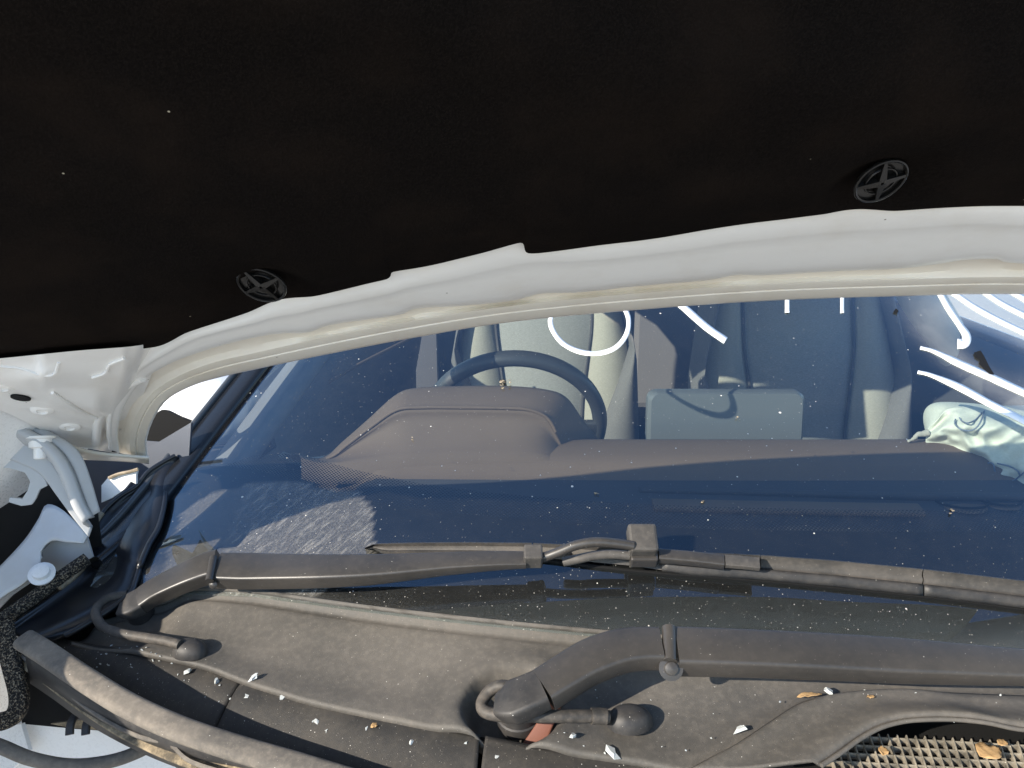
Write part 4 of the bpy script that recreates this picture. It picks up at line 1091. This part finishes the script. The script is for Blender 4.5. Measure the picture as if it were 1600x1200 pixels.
blade('blade', xr(570, 831, 12)); blade('blade', xr(833, 1188, 14)); blade('blade', xr(1189.5, 1442, 14)); blade('blade', xr(1444, 1750, 16))
W1(beam('coupling_bar', [wpt(x, y, .030) for x, y in ((1030, 864), (1080, 868), (1132, 874))], lambda t: .013, lambda t: .010, GN, 'arm', w1, 12, .2))
W1(beam('blade_window', [wpt(x, y, .029) for x, y in ((1133, 874), (1160, 876), (1187, 879))], lambda t: .013, lambda t: .006, GN, 'blade', w1, 8, .15))
def shade_strip(xs):  # dark strip: shade on the blade's lower face, put in as colour
    g = []
    for fr_, of in ((.60, .0115), (.72, .0108), (.90, .0075), (1.04, .0035)):
        row = []
        for x in xs:
            ht = interp([(570, 6), (600, 17), (830, 22), (990, 26), (1080, 34), (1300, 38), (1600, 40), (1750, 40)], x)
            row.append(wpt(x, bpath(x)+ht*fr_, of+.0012))
        g.append(row)
    return W1(obj('blade_shade', *grid(g), 'cap', w1, solid=.001))
shade_strip(xr(1034, 1442, 12)); shade_strip(xr(1444, 1750, 14))
W1(beam('rubber_lip', [wpt(x, bpath(x)+interp([(570, 8), (900, 27), (1080, 37), (1600, 43)], x), .004) for x in (600, 700, 830, 1000, 1200, 1445, 1600, 1740)], lambda t: .003, lambda t: .007, GN, 'black', w1, 60, .2))
# hose and nozzle
W1(tube('hose', [wpt(x, y, o) for x, y, o in ((198, 930, .006), (172, 934, .010), (154, 947, .010), (150, 962, .010), (162, 980, .010), (190, 990, .010), (225, 996, .010), (262, 1002, .012), (282, 1008, .012))], .0050, 'hose', w1, 12, 60))
def nozzle(par, px, py, s=1.0, ax=Vector((1, .1, 0))):
    c = cowlp(px, py)
    v = []; f = []; n1, n2 = 12, 22; ax = ax.normalized(); sd = Vector((-ax.y, ax.x, 0))
    for i in range(n1+1):
        th = (PI/2)*i/n1
        for k in range(n2):
            ph = 2*PI*k/n2; x = math.cos(ph); y = math.sin(ph)
            rx = .0235 if x > 0 else .021
            v.append(c+(ax*(x*rx*math.cos(th)**.7)+sd*(y*.0165*math.cos(th)**.7)+Vector((0, .0, .017*math.sin(th)-.002)))*s)
    for i in range(n1):
        for k in range(n2): f.append((i*n2+k, i*n2+(k+1) % n2, (i+1)*n2+(k+1) % n2, (i+1)*n2+k))
    return obj('nozzle_cover', v, f, 'cap', par)
W1(nozzle(w1, 296, 1018, .82, Vector((1, -.25, 0))))
W1(lathe('spindle', [(.014, 0), (.014, .02), (.010, .022)], PIV2+Vector((.01, 0, -.014)), (0, -.2, 1), 'cap', w1, 20))
# ---- right arm (lower in the picture)
w2 = empty('wiper', tuple(PIV), car)
def W2(o): WK.append((o, w2)); return o
A2 = [(846, 1066, .052), (880, 1045, .056), (920, 1022, .060), (965, 1006, .062), (1000, 1001, .062), (1034, 1001, .061)]
W2(beam('arm_head', [wpt(x, y, o) for x, y, o in A2], lambda t: interp([(0, .034), (.5, .036), (1, .033)], t), lambda t: .021, lambda t: Vector((-.25+.22*t, -.30, .92)), 'arm', w2, 50, .17))
W2(beam('pivot_cap', [wpt(x, y, o) for x, y, o in ((772, 1098, .034), (790, 1090, .042), (820, 1078, .0485), (845, 1066.5, .0515))], lambda t: interp([(0, .022), (.35, .036), (1, .0335)], t), lambda t: .018, Vector((-.25, -.30, .92)), 'cap', w2, 24, .22))
W2(tube('hinge_pin', [wpt(1045, 981, .060), wpt(1047, 1034, .054)], .0062, 'arm', w2, 18, 8))
W2(lathe('pin_flange', [(.0105, 0), (.0105, .0015), (.006, .002), (.0055, .004), (.001, .0055)], wpt(1048, 1044, .048), (0, -.85, .45), 'arm', w2, 20))
a2 = W2(beam('arm', [wpt(x, y, o) for x, y, o in ((1058, 1004, .060), (1150, 1007, .059), (1300, 1014, .056), (1450, 1023, .052), (1600, 1033, .048), (1750, 1042, .044))], lambda t: interp([(0, .038), (.5, .036), (.8, .028), (1, .022)], t), lambda t: interp([(0, .024), (.6, .020), (1, .013)], t), Vector((0, -.34, .94)), 'arm', w2, 60, .16))
W2(lathe('dimple', [(.004, 0), (.004, .0015), (.002, .002), (.0005, .001)], wpt(1322, 1054, .036), (0, -.9, .3), 'arm', w2, 14))
W2(lathe('spindle', [(.021, 0), (.021, .010), (.0195, .011), (.0195, .022), (.021, .023), (.021, .030), (.012, .034)], PIV+Vector((.012, .004, -.022)), (-.08, -.2, 1), 'cap', w2, 26))
W2(beam('linkage', [cowlp(822, 1140, .0), cowlp(840, 1132, .012), cowlp(868, 1118, .018)], lambda t: .020-.010*t, lambda t: .006, Vector((0, -.7, .7)), 'rust', w2, 14, .3))
W2(tube('hose', [wpt(x, y, o) for x, y, o in ((800, 1074, .030), (782, 1072, .030), (765, 1080, .024), (753, 1098, .020), (758, 1112, .020), (785, 1118, .022), (830, 1119, .023), (880, 1119, .022), (930, 1119, .016), (952, 1120, .014))], .0054, 'hose', w2, 14, 70))
W2(tube('hose_collar', [wpt(x, y, o) for x, y, o in ((924, 1119, .0165), (936, 1119, .0155), (948, 1120, .0145))], .0070, 'hose', w2, 14, 6))
W2(nozzle(w2, 982, 1128, .92))
for o, p in WK: o.matrix_parent_inverse = Matrix.Translation(-Vector(p.location))

# ================================================================== LOOSE BITS: broken glass and leaves (things of their own)
def chip(px, py, s, fn, seed):
    s *= .8 if s > .005 else .6
    rnd = random.Random(seed); c = fn(px, py)
    v = []; f = []
    n = rnd.choice((4, 5, 5, 6)); a0 = rnd.random()*6.3
    h = s*rnd.uniform(.2, .5); tl = Vector((rnd.uniform(-.5, .5), rnd.uniform(-.5, .5), 0)); el = rnd.uniform(1.0, 1.32)
    for lv in (0, 1):
        for k in range(n):
            a = a0+2*PI*k/n+rnd.uniform(-.35, .35); r_ = s*rnd.uniform(.28, .68)*(1-rnd.uniform(.1, .5)*lv)
            q = Vector((math.cos(a)*r_*el, math.sin(a)*r_/el, 0)); q.rotate(Matrix.Rotation(a0*3, 3, 'Z')); q.z = lv*h+q.dot(tl)+s*.12
            v.append(q)
    for k in range(n): f.append((k, (k+1) % n, n+(k+1) % n, n+k))
    f.append(tuple(range(n))[::-1]); f.append(tuple(n+k for k in range(n)))
    me = bpy.data.meshes.new('glass_chip'); me.from_pydata([tuple(q) for q in v], [], f); me.update(); me.materials.append(M['chip'])
    o = bpy.data.objects.new('glass_chip', me); C.objects.link(o); o.location = c
    o['category'] = 'glass chip'; o['group'] = 'broken glass chips on the cowl'
    o['label'] = 'tiny crumb of broken glass lying on the dusty black cowl'
    return o
fl = lambda x, y: on_cowl(x, y, -.0065)-Vector((0, 0, .0))
def flow(x, y):
    # height of the lower cowl panels at this point (they fall away towards the seal)
    p = on_cowl(x, y, -.007); best = None
    lo = interp([(q[0], q[1]) for q in CLOW], x); se = interp([(q[0], q[1]) for q in SEAL], x)
    t = max(0, min(1, (y-lo)/max(1, se-lo))); return hit(x, y, zc, -.007-.012*smooth(.15, .9, t))
big = [(397, 1060, .010, cowlp, 'pale green glass chip on the cowl edge beside the panel joint'),
       (388, 1093, .009, flow, 'glass chip just below the panel joint, throwing a shadow'),
       (443, 1094, .010, flow, 'long glass splinter on the seam of the cowl panel'),
       (492, 1130, .009, flow, 'bluish glass chip on the shadow edge of the lower cowl'),
       (511, 1143, .010, flow, 'sparkling glass chip right of the shadow edge on the lower cowl'),
       (573, 1139, .009, flow, 'glass chip lying against a tan crumb on the lower cowl'),
       (528, 1183, .012, flow, 'largest glass chip, in shadow beside the bonnet seal'),
       (645, 1162, .009, flow, 'glass chip alone on the lower cowl, between seal and pivot'),
       (728, 1164, .008, flow, 'glass chip beside the joint under the right wiper pivot'),
       (895, 1156, .010, cowlp, 'ring shaped glass chip on the cowl below the washer hose'),
       (957, 1180, .014, cowlp, 'faceted glass chip on the sand line below the nozzle'),
       (1156, 1142, .012, cowlp, 'clear glass chip on the edge of the intake cover'),
       (293, 1052, .009, flow, 'bright glass chip in shade below the left nozzle'),
       (338, 1066, .008, flow, 'bluish glass chip in shade near the panel joint'),
       (777, 1185, .008, flow, 'glass chip on the lower cowl right of the joint'),
       (1295, 1084, .011, cowlp, 'crumpled clear chip beside the orange leaf'),
       (1425, 1089, .009, cowlp, 'thin white glass sliver lying on the intake cover'),
       (593, 962+178, .007, flow, None)]
for i, (x, y, s, fn, lab) in enumerate(big):
    o = chip(x, y, s, fn, 50+i)
    if lab: o['label'] = lab
rnd = random.Random(5)
small = [(186, 1008), (205, 1012), (222, 1016), (236, 1020), (243, 1022), (228, 1012), (214, 1010), (196, 1002), (172, 998), (250, 1026)]
for i in range(140):
    x = rnd.uniform(150, 760); lo = interp(CLOW, x); se = interp(SEAL, x)-14
    if se-lo < 8: continue
    small.append((x, lo+4+(se-lo-4)*rnd.random()))
for i, (x, y) in enumerate(small): chip(x, y, rnd.choice((.0022, .0026, .003, .0036, .0045)), flow if i >= 10 else cowlp, 200+i)
for i in range(28):
    x = rnd.uniform(860, 1590); y = rnd.uniform(1075, 1180)
    if x > 1290 and y > 1130: continue
    chip(x, y, rnd.choice((.0022, .0028, .0035)), cowlp, 500+i)
# leaves
def leaf(px, py, L, Wd, rot, fn, label, curl=.3, mat='leaf'):
    c = fn(px, py); v = []; f = []; n = 9
    for i in range(n):
        t = i/(n-1); w_ = Wd*math.sin(PI*t**.8)*(1+.25*nz((t*5, px, 1)))
        for k in (-1, -.4, .4, 1):
            x = (t-.5)*L; y = k*w_; q = Vector((x*math.cos(rot)-y*math.sin(rot), x*math.sin(rot)+y*math.cos(rot), .003+curl*abs(y)+.0018*nz((t*6, k, px))))
            v.append(q)
    for i in range(n-1):
        for k in range(3): f.append((i*4+k, i*4+k+1, (i+1)*4+k+1, (i+1)*4+k))
    o = obj('dry_leaf', v, f, mat, None, solid=.0005); o.location = c
    o['label'] = label; o['category'] = 'leaf'; return o
leaf(1264, 1092, .024, .003, .15, lambda x, y: cowlp(x, y), 'orange brown leaf scrap on the edge of the intake cover', .6)
leaf(1545, 1180, .024, .010, .4, lambda x, y: on_cowl(x, y, -.008), 'yellow tan leaf lying on the intake grille', .2)
leaf(1566, 1166, .010, .004, .2, lambda x, y: on_cowl(x, y, -.008), 'small reddish leaf scrap on the grille bars', .4)
leaf(1380, 1178, .012, .004, 1.0, lambda x, y: on_cowl(x, y, -.012), 'dark curled leaf scrap in the shaded grille', .4)
leaf(1360, 1099, .008, .002, .1, lambda x, y: cowlp(x, y, .004), 'tan splinter on the smooth intake cover', .2)
leaf(586, 1139, .008, .003, .5, flow, 'tan crumb beside a glass chip on the lower cowl', .6)

# ------------------------------------------------------------------ the car's own base point
car.location = (0, 0, gz)
for c in car.children: c.matrix_parent_inverse = Matrix.Translation((0, 0, -gz)) @ c.matrix_parent_inverse
